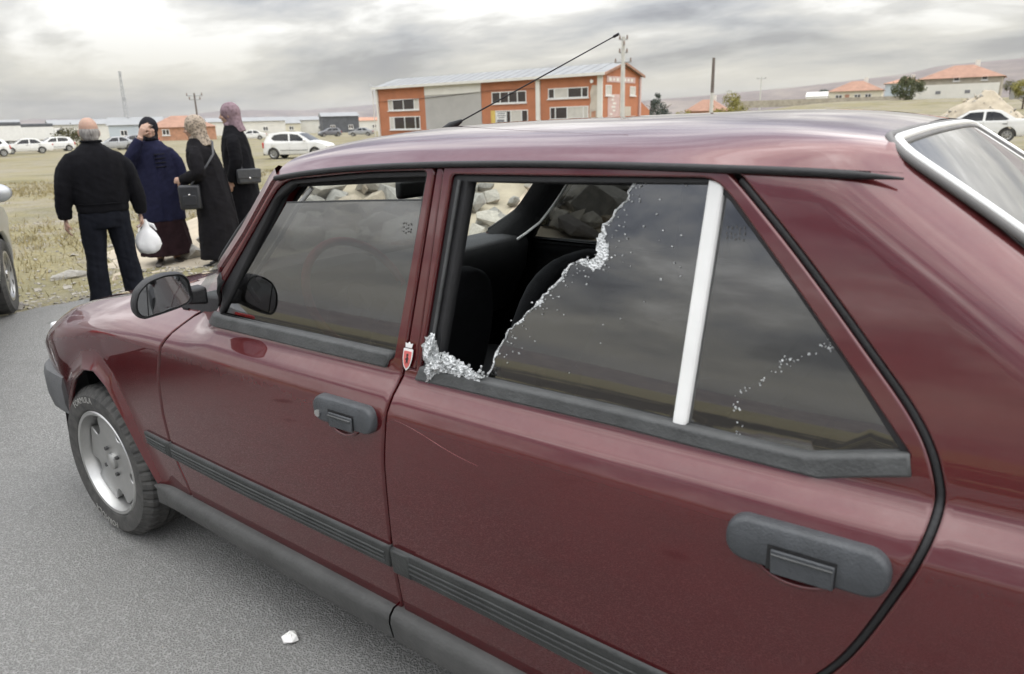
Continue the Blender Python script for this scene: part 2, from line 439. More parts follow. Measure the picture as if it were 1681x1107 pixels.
def segdist(q, a, b):
    ab = b-a; t = np.clip(np.sum((q-a)*ab, 1)/(ab@ab+1e-12), 0, 1); return np.linalg.norm(q-(a+t[:, None]*ab), axis=1)
def polydist(q, pl):
    d = np.full(len(q), 9.)
    for i in range(len(pl)-1): d = np.minimum(d, segdist(q, pl[i], pl[i+1]))
    return d
def round_poly(poly, r, n=5):
    """round every corner of a polygon"""
    out = []; m = len(poly)
    for i in range(m):
        p = np.array(poly[i], float); a = np.array(poly[i-1], float)-p; b = np.array(poly[(i+1) % m], float)-p
        rr = r[i] if isinstance(r, (list, tuple)) else r
        la, lb = np.linalg.norm(a), np.linalg.norm(b); k = min(rr, la*.45, lb*.45)
        if k < 1e-4: out.append(tuple(p)); continue
        A = p+a/la*k; B = p+b/lb*k
        for j in range(n+1):
            t = j/n; out.append(tuple((1-t)**2*A+2*t*(1-t)*p+t*t*B))
    return out

def panel(name, outline, holes=(), sd=-1, off=0., mat='paint', parent=None, surf=None, inset=.0025, rnd=.0035, flange=.018, grid=.018):
    surf = surf or SURF
    loops = []
    for i, lp in enumerate([outline]+list(holes)):
        p = densify(lp, .022)
        a = area(p)
        if (a < 0) == (i == 0): p = p[::-1].copy()
        if inset: p = offs(p, inset)[0]
        loops.append(p)
    inner = [offs(p, rnd)[0] if rnd else p for p in loops]
    q = []
    mn = inner[0].min(0); mx = inner[0].max(0)
    gx, gz = np.meshgrid(np.arange(mn[0], mx[0], grid), np.arange(mn[1], mx[1], grid)); g = np.stack([gx.ravel(), gz.ravel()], 1)
    ok = inside(g, inner[0])
    for h in inner[1:]: ok &= ~inside(g, h)
    g = g[ok]
    if len(g):
        dd = np.full(len(g), 9.)
        for lp in inner: dd = np.minimum(dd, polydist(g, np.vstack([lp, lp[:1]])))
        g = g[dd > grid*.45]
    pts = np.vstack(inner+[g]); edges = []; b = 0
    for lp in inner:
        n = len(lp); edges += [(b+k, b+(k+1) % n) for k in range(n)]; b += n
    V, _, Fc, *_ = delaunay_2d_cdt([Vector(p) for p in pts], edges, [], 0, 1e-7)
    V = np.array([tuple(v) for v in V]); Fc = np.array([f for f in Fc if len(f) == 3])
    cen = V[Fc].mean(1); ok = inside(cen, inner[0])
    for h in inner[1:]: ok &= ~inside(cen, h)
    Fc = Fc[ok]
    def lift(p, o): return np.stack([p[:, 0], sd*(surf(p[:, 0], p[:, 1])-o), p[:, 1]], 1)
    def nrm(p):
        h = .002
        sx = (surf(p[:, 0]+h, p[:, 1])-surf(p[:, 0]-h, p[:, 1]))/(2*h); sz = (surf(p[:, 0], p[:, 1]+h)-surf(p[:, 0], p[:, 1]-h))/(2*h)
        n = np.stack([-sx, np.full(len(p), float(sd)), -sz], 1); return n/np.linalg.norm(n, axis=1)[:, None]
    verts = [lift(V, off)]; norms = [nrm(V)]; faces = [tuple(f) for f in Fc]; base = len(V)
    if flange:
        for lp, inn in zip(loops, inner):
            n = len(lp); _, n2 = offs(lp, 0)
            outn = np.stack([-n2[:, 0], np.zeros(n), -n2[:, 1]], 1)
            nn = nrm(inn); mid = nn+outn*.9; mid /= np.linalg.norm(mid, axis=1)[:, None]
            verts += [lift(inn, off), lift(lp, off+rnd*.75), lift(lp, off+flange)]; norms += [nn, mid, outn]
            for r in range(2):
                a = base+r*n; c = a+n
                faces += [(a+k, a+(k+1) % n, c+(k+1) % n, c+k) for k in range(n)]
            base += 3*n
    verts = np.vstack(verts); norms = np.vstack(norms)
    fixed = []
    for f in faces:
        a, b_, c = verts[f[0]], verts[f[1]], verts[f[2]]
        nn = np.cross(b_-a, c-a)
        if nn @ norms[list(f)].sum(0) < 0: f = f[::-1]
        fixed.append(tuple(int(i) for i in f))
    me = bpy.data.meshes.new(name); me.from_pydata(verts.tolist(), [], fixed); me.update()
    for p in me.polygons: p.use_smooth = True
    me.normals_split_custom_set_from_vertices(norms.tolist())
    return link(name, me, mat, parent)

def smooth01(t): t = np.clip(t, 0, 1); return t*t*(3-2*t)
def spl(xk, yk, n=1500):
    xk = np.array(xk, float); yk = np.array(yk, float); m = len(xk); h = np.diff(xk)
    A = np.eye(m); b = np.zeros(m)
    for i in range(1, m-1):
        A[i, i-1] = h[i-1]; A[i, i] = 2*(h[i-1]+h[i]); A[i, i+1] = h[i]; b[i] = 6*((yk[i+1]-yk[i])/h[i]-(yk[i]-yk[i-1])/h[i-1])
    Mm = np.linalg.solve(A, b); X = np.linspace(xk[0], xk[-1], n); i = np.clip(np.searchsorted(xk, X)-1, 0, m-2); t = X-xk[i]; hh = h[i]
    Y = yk[i]+t*((yk[i+1]-yk[i])/hh-hh*(2*Mm[i]+Mm[i+1])/6)+t*t*Mm[i]/2+t**3*(Mm[i+1]-Mm[i])/(6*hh)
    return lambda x: np.interp(x, X, Y)

# ------------------------------------------------------------------ terrain
AX0 = -4.25          # the asphalt ends here, in front of the parked cars
AY1 = 2.3            # and here, beyond the red car
def vnoise(x, y, s=0):
    v = 0
    for i, (a, f) in enumerate(((1, 1.0), (.5, 2.1), (.25, 4.3))):
        v += a*math.sin(f*x*1.13+i*1.7+s)*math.cos(f*y*.97-i*2.3+s*1.3)
    return v/1.75
def edge_wob(t): return .10*math.sin(t*1.7)+.06*math.sin(t*4.1+1)+.03*math.sin(t*9.7)
def asphalt_out(x, y):
    """distance outside the asphalt"""
    dx = max(0, (AX0+edge_wob(y))-x); dy = max(0, y-(AY1+edge_wob(x+5))); dn = max(0, -11-y)
    return math.hypot(dx, max(dy, dn))
def terrain(x, y):
    d = asphalt_out(x, y)
    z = -.035 - .115*float(smooth01(d/1.4))
    z += .03*vnoise(x*1.4, y*1.4)*float(smooth01(d/.8))
    D = math.hypot(x-CAM.x, y-CAM.y); az = math.degrees(math.atan2(x-CAM.x, y-CAM.y))
    z += -.35*float(smooth01((D-9)/40))
    z += .25*vnoise(x*.06, y*.06, 3)*float(smooth01((D-15)/60))*(1 if D < 400 else 400/D)
    w = float(smooth01((az+27)/14))*float(smooth01((75-az)/30))
    z += w*(3.5*float(smooth01((D-52)/100)))
    return z
def build_ground():
    radii = [0.0]; r = .6
    while r < 14000: radii.append(r); r *= 1.055
    n = 300; vs = []; fs = []
    for i, r in enumerate(radii):
        for k in range(n):
            a = 2*PI*k/n; x = CAM.x+r*math.sin(a); y = CAM.y+r*math.cos(a); vs.append((x, y, terrain(x, y)))
    for i in range(1, len(radii)-1):
        for k in range(n): fs.append((i*n+k, i*n+(k+1) % n, (i+1)*n+(k+1) % n, (i+1)*n+k))
    fs.append(tuple(n+k for k in range(n)))
    me = bpy.data.meshes.new('field'); me.from_pydata(vs, [], fs); me.update()
    for p in me.polygons: p.use_smooth = True
    o = link('field', me, 'field'); tag(o, kind='structure')
    # asphalt sheet with a ragged broken edge
    pts = []
    y = -11.0
    while y < AY1: pts.append((AX0+edge_wob(y)+RNG.uniform(-.035, .035), y)); y += .11
    x = AX0
    while x < 30: pts.append((x, AY1+edge_wob(x+5)+RNG.uniform(-.035, .035))); x += .13
    pts += [(60, AY1), (60, -11)]
    me = bpy.data.meshes.new('asphalt_road')
    m = len(pts); me.from_pydata([(a, b, 0) for a, b in pts]+[(a, b, -.06) for a, b in pts], [], [tuple(range(m))]+[(i, (i+1) % m, m+(i+1) % m, m+i) for i in range(m)])
    bm = bmesh.new(); bm.from_mesh(me); bmesh.ops.recalc_face_normals(bm, faces=bm.faces)
    bmesh.ops.triangulate(bm, faces=bm.faces); bm.to_mesh(me); bm.free()
    if me.polygons[0].normal.z < 0: me.flip_normals()
    tag(link('asphalt_road', me, 'asphalt'), kind='structure')
build_ground()
def ploughed():
    """dark ploughed land on the near side of the road, behind the camera"""
    rows = []
    for i in range(60):
        row = []
        for j in range(40):
            x = -120+240*i/59; y = -13-95*(j/39)**1.5; row.append((x, y, terrain(x, y)+.03+.05*math.sin(y*2.2)+(-.12 if i in (0, 59) or j in (0, 39) else 0)))
        rows.append(row)
    o = MB().grid(rows).build('ploughed_field', 'dark_soil', smooth=60); tag(o, kind='structure')
ploughed()

def ridge(name, az0, az1, D, prof, depth, seed, base=-3):
    """a range of hills: heights given over azimuth, receding slope behind"""
    r = random.Random(seed); n = 150; rows = []
    ph = [(r.uniform(5, 90), r.uniform(0, 6)) for _ in range(9)]
    fr = [0, .12, .3, .5, .7, .85, 1.0, 1.3, 1.8]; hh = [0, .07, .2, .42, .72, .93, 1.0, .85, .3]
    for f, hv in zip(fr, hh):
        row = []
        for k in range(n+1):
            t = k/n; a = rad(az0+(az1-az0)*t); h = float(np.interp(t, [p[0] for p in prof], [p[1] for p in prof]))
            wob = sum(math.sin(t*w+p+f*2.2)/w for w, p in ph)
            h *= hv*(1+.55*wob*(1.6-f if f < 1 else .4)); rr = D+depth*f*(1+.8*wob)
            row.append((CAM.x+rr*math.sin(a), CAM.y+rr*math.cos(a), base+h))
        rows.append(row)
    o = MB().grid(rows).build(name, 'hills', smooth=179, fix=False)
    tag(o, kind='structure'); return o
# left far mountains, left nearer low range, right plateau
ridge('hills', -100, -34, 7800, [(0, 40), (.25, 60), (.40, 70), (.48, 150), (.58, 120), (.66, 210), (.74, 190), (.85, 260), (1, 120)], 1800, 3)
ridge('hills', -62, -26, 5200, [(0, 0), (.2, 35), (.35, 85), (.5, 120), (.65, 150), (.8, 130), (1, 90)], 1200, 8)
ridge('plateau_hills', -32, 60, 3500, [(0, 60), (.07, 110), (.11, 125), (.18, 158), (.25, 205), (.27, 240), (.33, 262), (.36, 280), (.38, 268), (.5, 290), (.8, 240), (1, 120)], 1500, 5)
ridge('hills', 60, 262, 6500, [(0, 60), (.15, 140), (.3, 90), (.5, 180), (.65, 110), (.8, 160), (1, 40)], 1500, 12)

# ------------------------------------------------------------------ the red car (X rearward, Y to its right, Z up; front axle near x = 0)
def side_profile():
    low = spl([.05, .10, .22, .30, .45, .62, .72, .795], [.745, .765, .79, .803, .819, .831, .8335, .831])
    Z = np.linspace(.0, 1.5, 3001); Y = np.interp(Z, [.795, .832, .872, .882, .91, 1.45], [.831, .8165, .7855, .7815, .7775, .7775-.199*.54])
    Y = np.where(Z < .795, low(np.maximum(Z, .05)), Y)
    k = np.exp(-.5*(np.arange(-30, 31)*.0005/.0032)**2); k /= k.sum()
    Ys = np.convolve(np.pad(Y, 30, mode='edge'), k, 'valid')
    return lambda z: np.interp(z, Z, Ys)
HWZ = side_profile()
ARCH_F = np.array([(-.335, .30), (-.295, .385), (-.215, .49), (-.13, .58), (-.03, .638), (.055, .65), (.12, .61), (.186, .51), (.24, .405), (.297, .302)])
_a = np.linspace(PI, 0, 13)
ARCH_R = np.stack([2.49+.33*np.cos(_a), .25+.29*np.sin(_a)], 1)
ZTOPF_X = [-.75, -.6, -.4, -.15, .1, .5, .8]; ZTOPF_Z = [.665, .705, .775, .838, .885, .915, .93]
ztopf = spl(ZTOPF_X, ZTOPF_Z)
CPL = np.array([(2.05, 1.408), (2.20, 1.404), (2.255, 1.394), (2.300, 1.372), (2.386, 1.305), (2.80, .985), (3.0, .955), (3.6, .92)])          # edge of the C-pillar along the rear glass
zdrip = spl([.85, .937, 1.179, 1.461, 1.81, 2.08, 2.228, 2.341, 2.5], [1.270, 1.283, 1.309, 1.323, 1.328, 1.325, 1.321, 1.314, 1.30])
def SURF(x, z):
    x = np.asarray(x, float); z = np.asarray(z, float)
    s = HWZ(z)
    s = s - .40*np.clip(-.15-x, 0, 1)**2 - .012*np.clip(.6-x, 0, 2)**2 - .03*np.clip(x-1.9, 0, 3)**2 - .05*np.clip(x-3.0, 0, 1)**2
    q = np.stack([x.ravel(), z.ravel()], 1)
    for ar in (ARCH_F, ARCH_R):
        d = polydist(q, ar).reshape(x.shape)
        s = s + .024*np.clip(1-d/.075, 0, 1)**2*(z < .75)
    d = ztopf(x)-z
    s = s - np.where(x < .72, smooth01((.72-x)/.16)*.115*np.clip(1-d/.11, 0, 1.3)**2, 0)
    dd = polydist(q, CPL).reshape(x.shape)
    s = s - np.where(x > 2.02, smooth01((x-2.02)/.2)*.058*np.clip(1-dd/.12, 0, 1)**2.2, 0)
    return s

CAR = thing('parked_car', 'dark red saloon car with a smashed tinted rear side window', 'car', (0, 0, 0))

def catmull(P, n=6):
    P = [np.array(p, float) for p in P]; out = []
    for i in range(len(P)-1):
        p0 = P[i-1] if i else 2*P[0]-P[1]; p1, p2 = P[i], P[i+1]; p3 = P[i+2] if i+2 < len(P) else 2*P[-1]-P[-2]
        for k in range(n):
            t = k/n; out.append(tuple(.5*((2*p1)+(-p0+p2)*t+(2*p0-5*p1+4*p2-p3)*t*t+(-p0+3*p1-3*p2+p3)*t**3)))
    out.append(tuple(P[-1])); return out
REAR_EDGE = catmull([(2.082, 1.322), (2.204, 1.199), (2.325, 1.065), (2.396, .981), (2.430, .915), (2.437, .855), (2.409, .757), (2.345, .60), (2.26, .49), (2.165, .40), (2.105, .30), (2.095, .205)])
_re = np.array(REAR_EDGE); _t = np.gradient(_re, axis=0); _t /= np.linalg.norm(_t, axis=1)[:, None]
REAR_EDGE_Q = [tuple(p) for p in (_re+np.stack([-_t[:, 1], _t[:, 0]], 1)*.0115)]
FD_OUT = [(.470, .272), (.462, .345), (.426, .451), (.428, .58), (.447, .698), (.482, .80), (.522, .878), (.585, .925), (.633, .945), (.813, 1.131), (.935, 1.276), (.98, 1.290),
          (1.18, 1.306), (1.463, 1.319), (1.449, 1.187), (1.413, .889), (1.400, .80), (1.383, .674), (1.372, .47), (1.373, .225)]
FD_HOLE = round_poly([(.655, .917), (.952, 1.274), (1.262, 1.301), (1.441, 1.307), (1.383, .905)], [.02, .05, .1, .012, .012])
RD_OUT = [(1.378, .225), (1.377, .47), (1.388, .674), (1.405, .80), (1.421, .893), (1.452, .893), (1.488, 1.319), (1.81, 1.325)]+REAR_EDGE
RD_HOLE = round_poly([(1.462, .888), (1.509, 1.302), (2.063, 1.308), (2.101, 1.275), (2.212, 1.151), (2.313, 1.036), (2.402, .932), (2.275, .885)], [.012, .012, .03, .05, .2, .2, .012, .03])
BP_OUT = [(1.416, .893), (1.466, 1.317), (1.485, 1.317), (1.449, .893)]
QP_OUT = REAR_EDGE_Q[::-1][:-1]+[(2.093, 1.3225), (2.228, 1.3195), (2.285, 1.3175), (2.300, 1.362), (2.308, 1.361), (2.386, 1.300), (2.80, .980), (2.95, .955), (3.43, .92), (3.46, .80), (3.46, .42), (3.40, .30), (2.80, .28)]
QP_OUT = QP_OUT+[tuple(p) for p in ARCH_R[::-1][0:-1]]
FE_OUT = [tuple(p) for p in ARCH_F]+[(.305, .285), (.464, .272), (.456, .345), (.420, .451), (.422, .58), (.441, .698), (.476, .80), (.516, .878), (.575, .922), (.5, .915), (.3, .905), (.1, .885), (-.15, .838), (-.4, .775), (-.60, .705), (-.615, .66), (-.60, .52), (-.56, .36), (-.45, .30)]

def body_side(sd):
    doors = []
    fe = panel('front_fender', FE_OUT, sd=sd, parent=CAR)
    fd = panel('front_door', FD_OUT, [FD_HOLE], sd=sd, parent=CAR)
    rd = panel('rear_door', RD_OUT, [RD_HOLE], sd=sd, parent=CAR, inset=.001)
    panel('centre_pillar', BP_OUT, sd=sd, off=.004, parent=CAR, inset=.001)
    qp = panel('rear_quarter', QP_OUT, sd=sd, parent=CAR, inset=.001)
    # dark inner shell behind gaps and doors, open at the windows
    inner_out = [(.33, .25), (.42, .90), (.62, .93), (.93, 1.27), (1.46, 1.31), (2.08, 1.315), (2.30, 1.31), (2.78, .98), (2.95, .93), (2.95, .70), (2.35, .62), (2.08, .25)]
    WF = [(.70, .905), (.965, 1.258), (1.43, 1.285), (1.372, .905)]; WR = [(1.485, .895), (1.53, 1.285), (2.045, 1.29), (2.36, .93), (2.265, .905)]
    panel('inner_shell', inner_out, [WF, WR], sd=sd, off=.034, mat='interior_black', parent=CAR, inset=0, rnd=0, flange=0, grid=.06)
    # rubber in the gap behind the rear door
    gap = [((a[0]+b[0])/2, (a[1]+b[1])/2) for a, b in zip(REAR_EDGE, REAR_EDGE_Q)][1:-6]
    MB().tube([(x, sd*(float(SURF(x, z))-.010), z) for x, z in gap], .0068, 8).build('door_seal', 'black_rubber', CAR, smooth=60)
    # window channels
    def ring(hole, glass, nm, par, off=.010, mat='black_rubber'):
        panel(nm, hole, [glass], sd=sd, off=off, mat=mat, parent=par, inset=0, rnd=.003, flange=.03, grid=.05)
    GF = [(.700, .898), (.930, 1.232), (.995, 1.268), (1.25, 1.288), (1.431, 1.296), (1.379, .898)]
    ring(FD_HOLE, GF, 'window_channel', fd)
    GR = [(1.500, .880), (1.548, 1.288), (2.056, 1.298), (2.092, 1.272), (2.205, 1.149), (2.306, 1.033), (2.393, .925), (2.27, .885)]
    ring(RD_HOLE, GR, 'window_channel', rd)
    MB().tube([(x, sd*(float(SURF(x, z))-.004), z) for x, z in ((1.485, .90), (1.531, 1.292))], .004, 8).build('channel_bead', 'grey_rubber', rd, smooth=60)
    # belt strips (proud rubber under the glass)
    belt_f = [(.648, .884), (.66, .914), (1.095, .917), (1.378, .917), (1.368, .886), (1.108, .884)]
    panel('belt_strip', belt_f, sd=sd, off=-.010, mat='grey_rubber', parent=fd, inset=0, rnd=.005, flange=.030)
    belt_r = [(1.458, .876), (1.470, .905), (1.93, .908), (2.262, .904), (2.398, .938), (2.405, .909), (2.285, .876), (1.937, .881)]
    panel('belt_strip', belt_r, sd=sd, off=-.010, mat='grey_rubber', parent=rd, inset=0, rnd=.005, flange=.030)
    # side mouldings: ribbed strips
    for par, top, bot in ((fe, [(.285, .487), (.424, .480)], [(.300, .440), (.424, .429)]),
                          (fd, [(.432, .480), (.80, .467), (1.372, .454)], [(.432, .428), (.78, .410), (1.370, .396)]),
                          (rd, [(1.381, .455), (1.66, .451), (2.06, .437), (2.16, .432)], [(1.383, .389), (1.65, .379), (1.93, .362), (2.13, .355)])):
        pl = top+bot[::-1]
        mo = panel('side_moulding', pl, sd=sd, off=-.012, mat='trim_plastic', parent=par, inset=0, rnd=.006, flange=.020)
        for fr_ in (.30, .5, .70):
            path = []
            for k in range(13):
                t = k/12; xa = top[0][0]+.012+(top[-1][0]-top[0][0]-.024)*t
                za = np.interp(xa, [p[0] for p in top], [p[1] for p in top]); zb = np.interp(xa, [p[0] for p in bot], [p[1] for p in bot]); z = za+(zb-za)*fr_
                path.append((xa, sd*(float(SURF(xa, z))+.0125), z))
            MB().tube(path, .0028, 6).build('moulding_rib', 'trim_plastic', mo, smooth=80)
        if par is rd:   # plain end cap of the moulding
            panel('moulding_cap', [(1.383, .453), (1.440, .452), (1.440, .390), (1.384, .391)], sd=sd, off=-.016, mat='trim_plastic', parent=mo, inset=0, rnd=.004, flange=.010)
    # plastic sill cover
    for (x0, x1) in ((.30, 1.352), (1.358, 2.09)):
        rows = []
        for k in range(16):
            x = x0+(x1-x0)*k/15; zt = .302-.033*(x-.3); zb = zt-.075-.018*(x-.3); pinch = 1-.85*max(0, (.36-x)/.06)**2
            w = float(SURF(x, zt))
            pr = [(-.02, zt+.004), (.012, zt+.002), (.026*pinch, zt-.012), (.030*pinch, zt-.03), (.020*pinch, zb+.012), (-.01, zb), (-.09, zb-.006)]
            rows.append([(x, sd*(w+a), z) for a, z in pr])
        MB().grid(rows).build('sill_cover', 'sill_plastic', CAR, smooth=45)
    return fe, fd, rd, qp
FE_L, FD_L, RD_L, QP_L = body_side(-1)
FE_R, FD_R, RD_R, QP_R = body_side(1)

def S1(x, z, off=0.): return (x, -(float(SURF(x, z))-off), z)

# glass --------------------------------------------------------------
GKW = dict(inset=0, rnd=0, flange=0, grid=.04)
def jag(pts, amp, n, seed):
    r = random.Random(seed); out = []
    for a, b in zip(pts[:-1], pts[1:]):
        for k in range(n):
            t = k/n; out.append((a[0]+(b[0]-a[0])*t+r.uniform(-amp, amp), a[1]+(b[1]-a[1])*t+r.uniform(-amp, amp)))
    out.append(pts[-1]); return out
# front left pane, wound down a little
panel('side_glass', [(.690, .890), (.962, 1.222), (1.20, 1.236), (1.424, 1.247), (1.383, .890)], sd=-1, off=.020, mat='tinted_glass', parent=FD_L, **GKW)
MB().tube([S1(x, z, .020) for x, z in ((.962, 1.222), (1.20, 1.236), (1.424, 1.247))], .0022, 6).build('glass_edge', 'grey_rubber', FD_L, smooth=80)
BREAK = [(1.916, 1.302), (1.905, 1.272), (1.891, 1.251), (1.868, 1.226), (1.858, 1.200), (1.853, 1.187), (1.862, 1.170), (1.840, 1.152), (1.803, 1.145), (1.785, 1.118), (1.757, 1.086), (1.738, 1.066), (1.718, 1.046), (1.690, 1.018), (1.669, .992), (1.652, .955), (1.634, .912), (1.63, .885)]
BJ = jag(BREAK, .0035, 4, 5)
panel('broken_glass', BJ+[(2.05, .885), (2.06, 1.302)], sd=-1, off=.020, mat='broken_glass', parent=RD_L, **GKW)
panel('quarter_glass', [(2.062, .885), (2.078, 1.298), (2.10, 1.272), (2.215, 1.15), (2.315, 1.033), (2.40, .92), (2.27, .88)], sd=-1, off=.020, mat='tinted_glass', parent=RD_L, **GKW)
panel('window_divider', [(2.042, .893), (2.054, 1.304), (2.079, 1.300), (2.065, .893)], sd=-1, off=.004, mat='white_trim', parent=RD_L, inset=0, rnd=.004, flange=.02)
# white crazed rim along the break
def shatter_rim():
    r = random.Random(11); mb = MB(); n = len(BJ)
    wid = []
    for i, (x, z) in enumerate(BJ):
        w = .0025+r.uniform(0, .004)*(r.random() < .7)
        dch = math.hypot(x-1.858, z-1.172)
        w += .022*max(0, 1-dch/.055)
        if 1.06 < z < 1.15: w += r.uniform(0, .005)
        wid.append(w)
    rows = []
    for i, (x, z) in enumerate(BJ):
        a = np.array(BJ[max(0, i-1)]); b = np.array(BJ[min(n-1, i+1)]); t = b-a; t = t/(np.hypot(*t)+1e-9)
        nn = np.array([-t[1], t[0]])    # path runs downwards: this points to the glass (rear)
        if nn[0] < 0: nn = -nn
        q = np.array([x, z])-nn*.0015; w = wid[i]
        row = []
        for k, (f, o) in enumerate(((0, .0235), (0, .0185), (.5, .0172), (1, .0184), (1, .0198))):
            p = q+nn*w*f; row.append(S1(p[0], p[1], o+r.uniform(-.0006, .0006)))
        rows.append(row)
    mb.grid(rows).build('crazed_rim', 'shatter', RD_L, smooth=20)
    # crumbs and flakes stuck to the pane
    mb = MB()
    for _ in range(130):
        i = r.randrange(n-6); x, z = BJ[i]; s = r.uniform(.0012, .0032); d = abs(r.gauss(0, .02)) if r.random() < .7 else r.uniform(0, .2)
        x += d+.004; z += r.uniform(-.02, .02)
        if x > 2.03 or z < .91: continue
        p = Vector(S1(x, z, .018)); ro = Matrix.Rotation(r.uniform(0, 3), 3, Vector((r.random(), r.random(), r.random())).normalized())
        mb.box(p, (s, s*.6, s*r.uniform(.5, 1.4)), ro)
    o = mb.build('glass_crumbs', 'shatter', RD_L); o['kind'] = 'stuff'
shatter_rim()
def cracks():
    """fine white chipped cracks in the rear quarter pane"""
    r = random.Random(4); mb = MB()
    for path in ([(2.137, .972), (2.165, .987), (2.19, 1.007), (2.219, 1.034), (2.245, 1.052), (2.262, 1.070), (2.276, 1.080)], [(2.19, 1.007), (2.205, 1.036), (2.222, 1.040)], [(2.139, .972), (2.141, .948), (2.150, .92), (2.149, .90)], [(2.262, 1.070), (2.27, 1.063), (2.28, 1.072), (2.272, 1.082)]):
        for a, b in zip(path[:-1], path[1:]):
            for k in range(5):
                t = r.random(); x = a[0]+(b[0]-a[0])*t+r.gauss(0, .0022); z = a[1]+(b[1]-a[1])*t+r.gauss(0, .0022); s = r.uniform(.0010, .0026)
                mb.box(S1(x, z, .0185), (s*r.uniform(.6, 2.2), .0012, s*r.uniform(.5, 1.2)), Matrix.Rotation(r.uniform(0, 3), 3, 'Y'))
    o = mb.build('glass_cracks', 'shatter', RD_L); o['kind'] = 'stuff'
    mb = MB()   # little etched marks near the pane's edge
    for (cx, cz, n) in ((1.384, 1.185, 4), (2.108, 1.222, 5)):
        for k in range(n):
            for j in range(3):
                mb.box(S1(cx+(k-n/2)*.007+r.uniform(-.001, .001), cz+(j-1)*.0085+r.uniform(-.002, .002), .0185), (.0016, .0008, .006*r.uniform(.5, 1)), Matrix.Rotation(r.uniform(-.5, .5), 3, 'Y'))
    mb.build('etched_marks', 'gasket_grey', RD_L)['kind'] = 'stuff'
cracks()
# right hand panes
panel('side_glass', [(.690, .890), (.93, 1.232), (.995, 1.275), (1.25, 1.296), (1.436, 1.302), (1.383, .890)], sd=1, off=.020, mat='tinted_glass', parent=FD_R, **GKW)
panel('side_glass', [(1.49, .885), (1.535, 1.30), (2.06, 1.302), (2.05, .885)], sd=1, off=.020, mat='tinted_glass', parent=RD_R, **GKW)
panel('quarter_glass', [(2.062, .885), (2.078, 1.298), (2.10, 1.272), (2.215, 1.15), (2.315, 1.033), (2.40, .92), (2.27, .88)], sd=1, off=.020, mat='tinted_glass', parent=RD_R, **GKW)
panel('window_divider', [(2.042, .893), (2.054, 1.304), (2.079, 1.300), (2.065, .893)], sd=1, off=.004, mat='white_trim', parent=RD_R, inset=0, rnd=.004, flange=.02)

# roof ------------------------------------------------------------------
zroof = spl([.70, .86, .95, 1.29, 1.83, 2.20, 2.30, 2.36], [1.335, 1.362, 1.378, 1.404, 1.412, 1.402, 1.386, 1.372])
def roof_pt(x, v, drop=0.):
    zd = float(zdrip(x))+.004; yd = float(SURF(min(x, 2.2), zd))+.004
    if x > 2.2: yd = yd-.15*(x-2.2)**2*3
    zc = float(zroof(x)); a = abs(v)
    rise = 1-.52*a**2.2-.44*a**9-.04*smooth01((a-.955)/.02)
    y = a*(yd-drop); z = zd+(zc-zd)*rise-drop
    if x > 1.9 and a > .5 and not drop:       # run out into the C-pillar
        w = float(smooth01((x-1.9)/.37)*smooth01((a-.5)/.42)); y += w*(float(SURF(x, z))+.0006-y)
    return (x, math.copysign(y, v), z)
def roof_x(v, t):
    a = abs(v); x0 = .865+.075*a**3; x1 = 2.300+.030*a**3
    return x0+(x1-x0)*t
def make_roof():
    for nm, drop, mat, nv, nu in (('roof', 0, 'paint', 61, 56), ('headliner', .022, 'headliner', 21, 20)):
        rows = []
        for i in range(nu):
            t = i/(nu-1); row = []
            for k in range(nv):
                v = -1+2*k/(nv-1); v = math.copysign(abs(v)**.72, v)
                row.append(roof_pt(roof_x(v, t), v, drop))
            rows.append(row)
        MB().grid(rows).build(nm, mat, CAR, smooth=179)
    for sd in (-1, 1):
        path = [];rr = []
        for x in np.linspace(.945, 2.335, 60):
            z = float(zdrip(x)); y = float(SURF(min(x, 2.2), z))
            if x > 2.2: y -= .12*(x-2.2)
            path.append((x, sd*(y+.006), z-.002)); rr.append(.0066 if x < 2.27 else .0066*max(.25, 1-(x-2.27)/.085))
        MB().tube(path, rr, 10, flat=1.0).build('drip_rail', 'black_rubber', CAR, smooth=70)
        # A pillar: painted strip between door frame and windscreen
        rows = []
        for k in range(17):
            t = k/16; x = .60+(.945-.60)*t; z = float(np.interp(x, [.56, .633, .813, .935, .96], [.905, .947, 1.133, 1.280, 1.292]))
            y = float(SURF(x, z)); rows.append([(x+.004, sd*(y-.012), z-.004), (x-.004, sd*(y-.001), z+.006), (x-.020, sd*(y-.010), z+.020), (x-.036, sd*(y-.034), z+.026), (x-.034, sd*(y-.060), z+.018), (x+.03, sd*(y-.055), z-.02)])
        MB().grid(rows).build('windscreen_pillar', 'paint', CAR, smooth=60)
        path = [(r_[3][0], r_[3][1], r_[3][2]+.003) for r_ in rows]
        MB().tube(path[:-5], [.008]*(len(path)-7)+[.006, .003], 8).build('windscreen_seal', 'black_rubber', CAR, smooth=70)
        # inside trim of the pillar
        rows = []
        for k in range(9):
            t = k/8; x = .62+(.95-.62)*t; z = float(np.interp(x, [.6, .633, .813, .935, .96], [.93, .947, 1.133, 1.280, 1.292])); y = float(SURF(x, z))
            rows.append([(x+.06, sd*(y-.036), z-.03), (x+.02, sd*(y-.085), z+.0), (x-.035, sd*(y-.085), z+.014), (x-.03, sd*(y-.06), z+.016)])
        MB().grid(rows).build('pillar_trim', 'interior_black', CAR, smooth=60)
        MB().tube([(r_[0][0]+.012, sd*(abs(r_[0][1])-.004), r_[0][2]) for r_ in rows], .006, 6).build('pillar_white_line', 'white_trim', CAR, smooth=60)  # white bar drawn for the pale line along the pillar edge
make_roof()
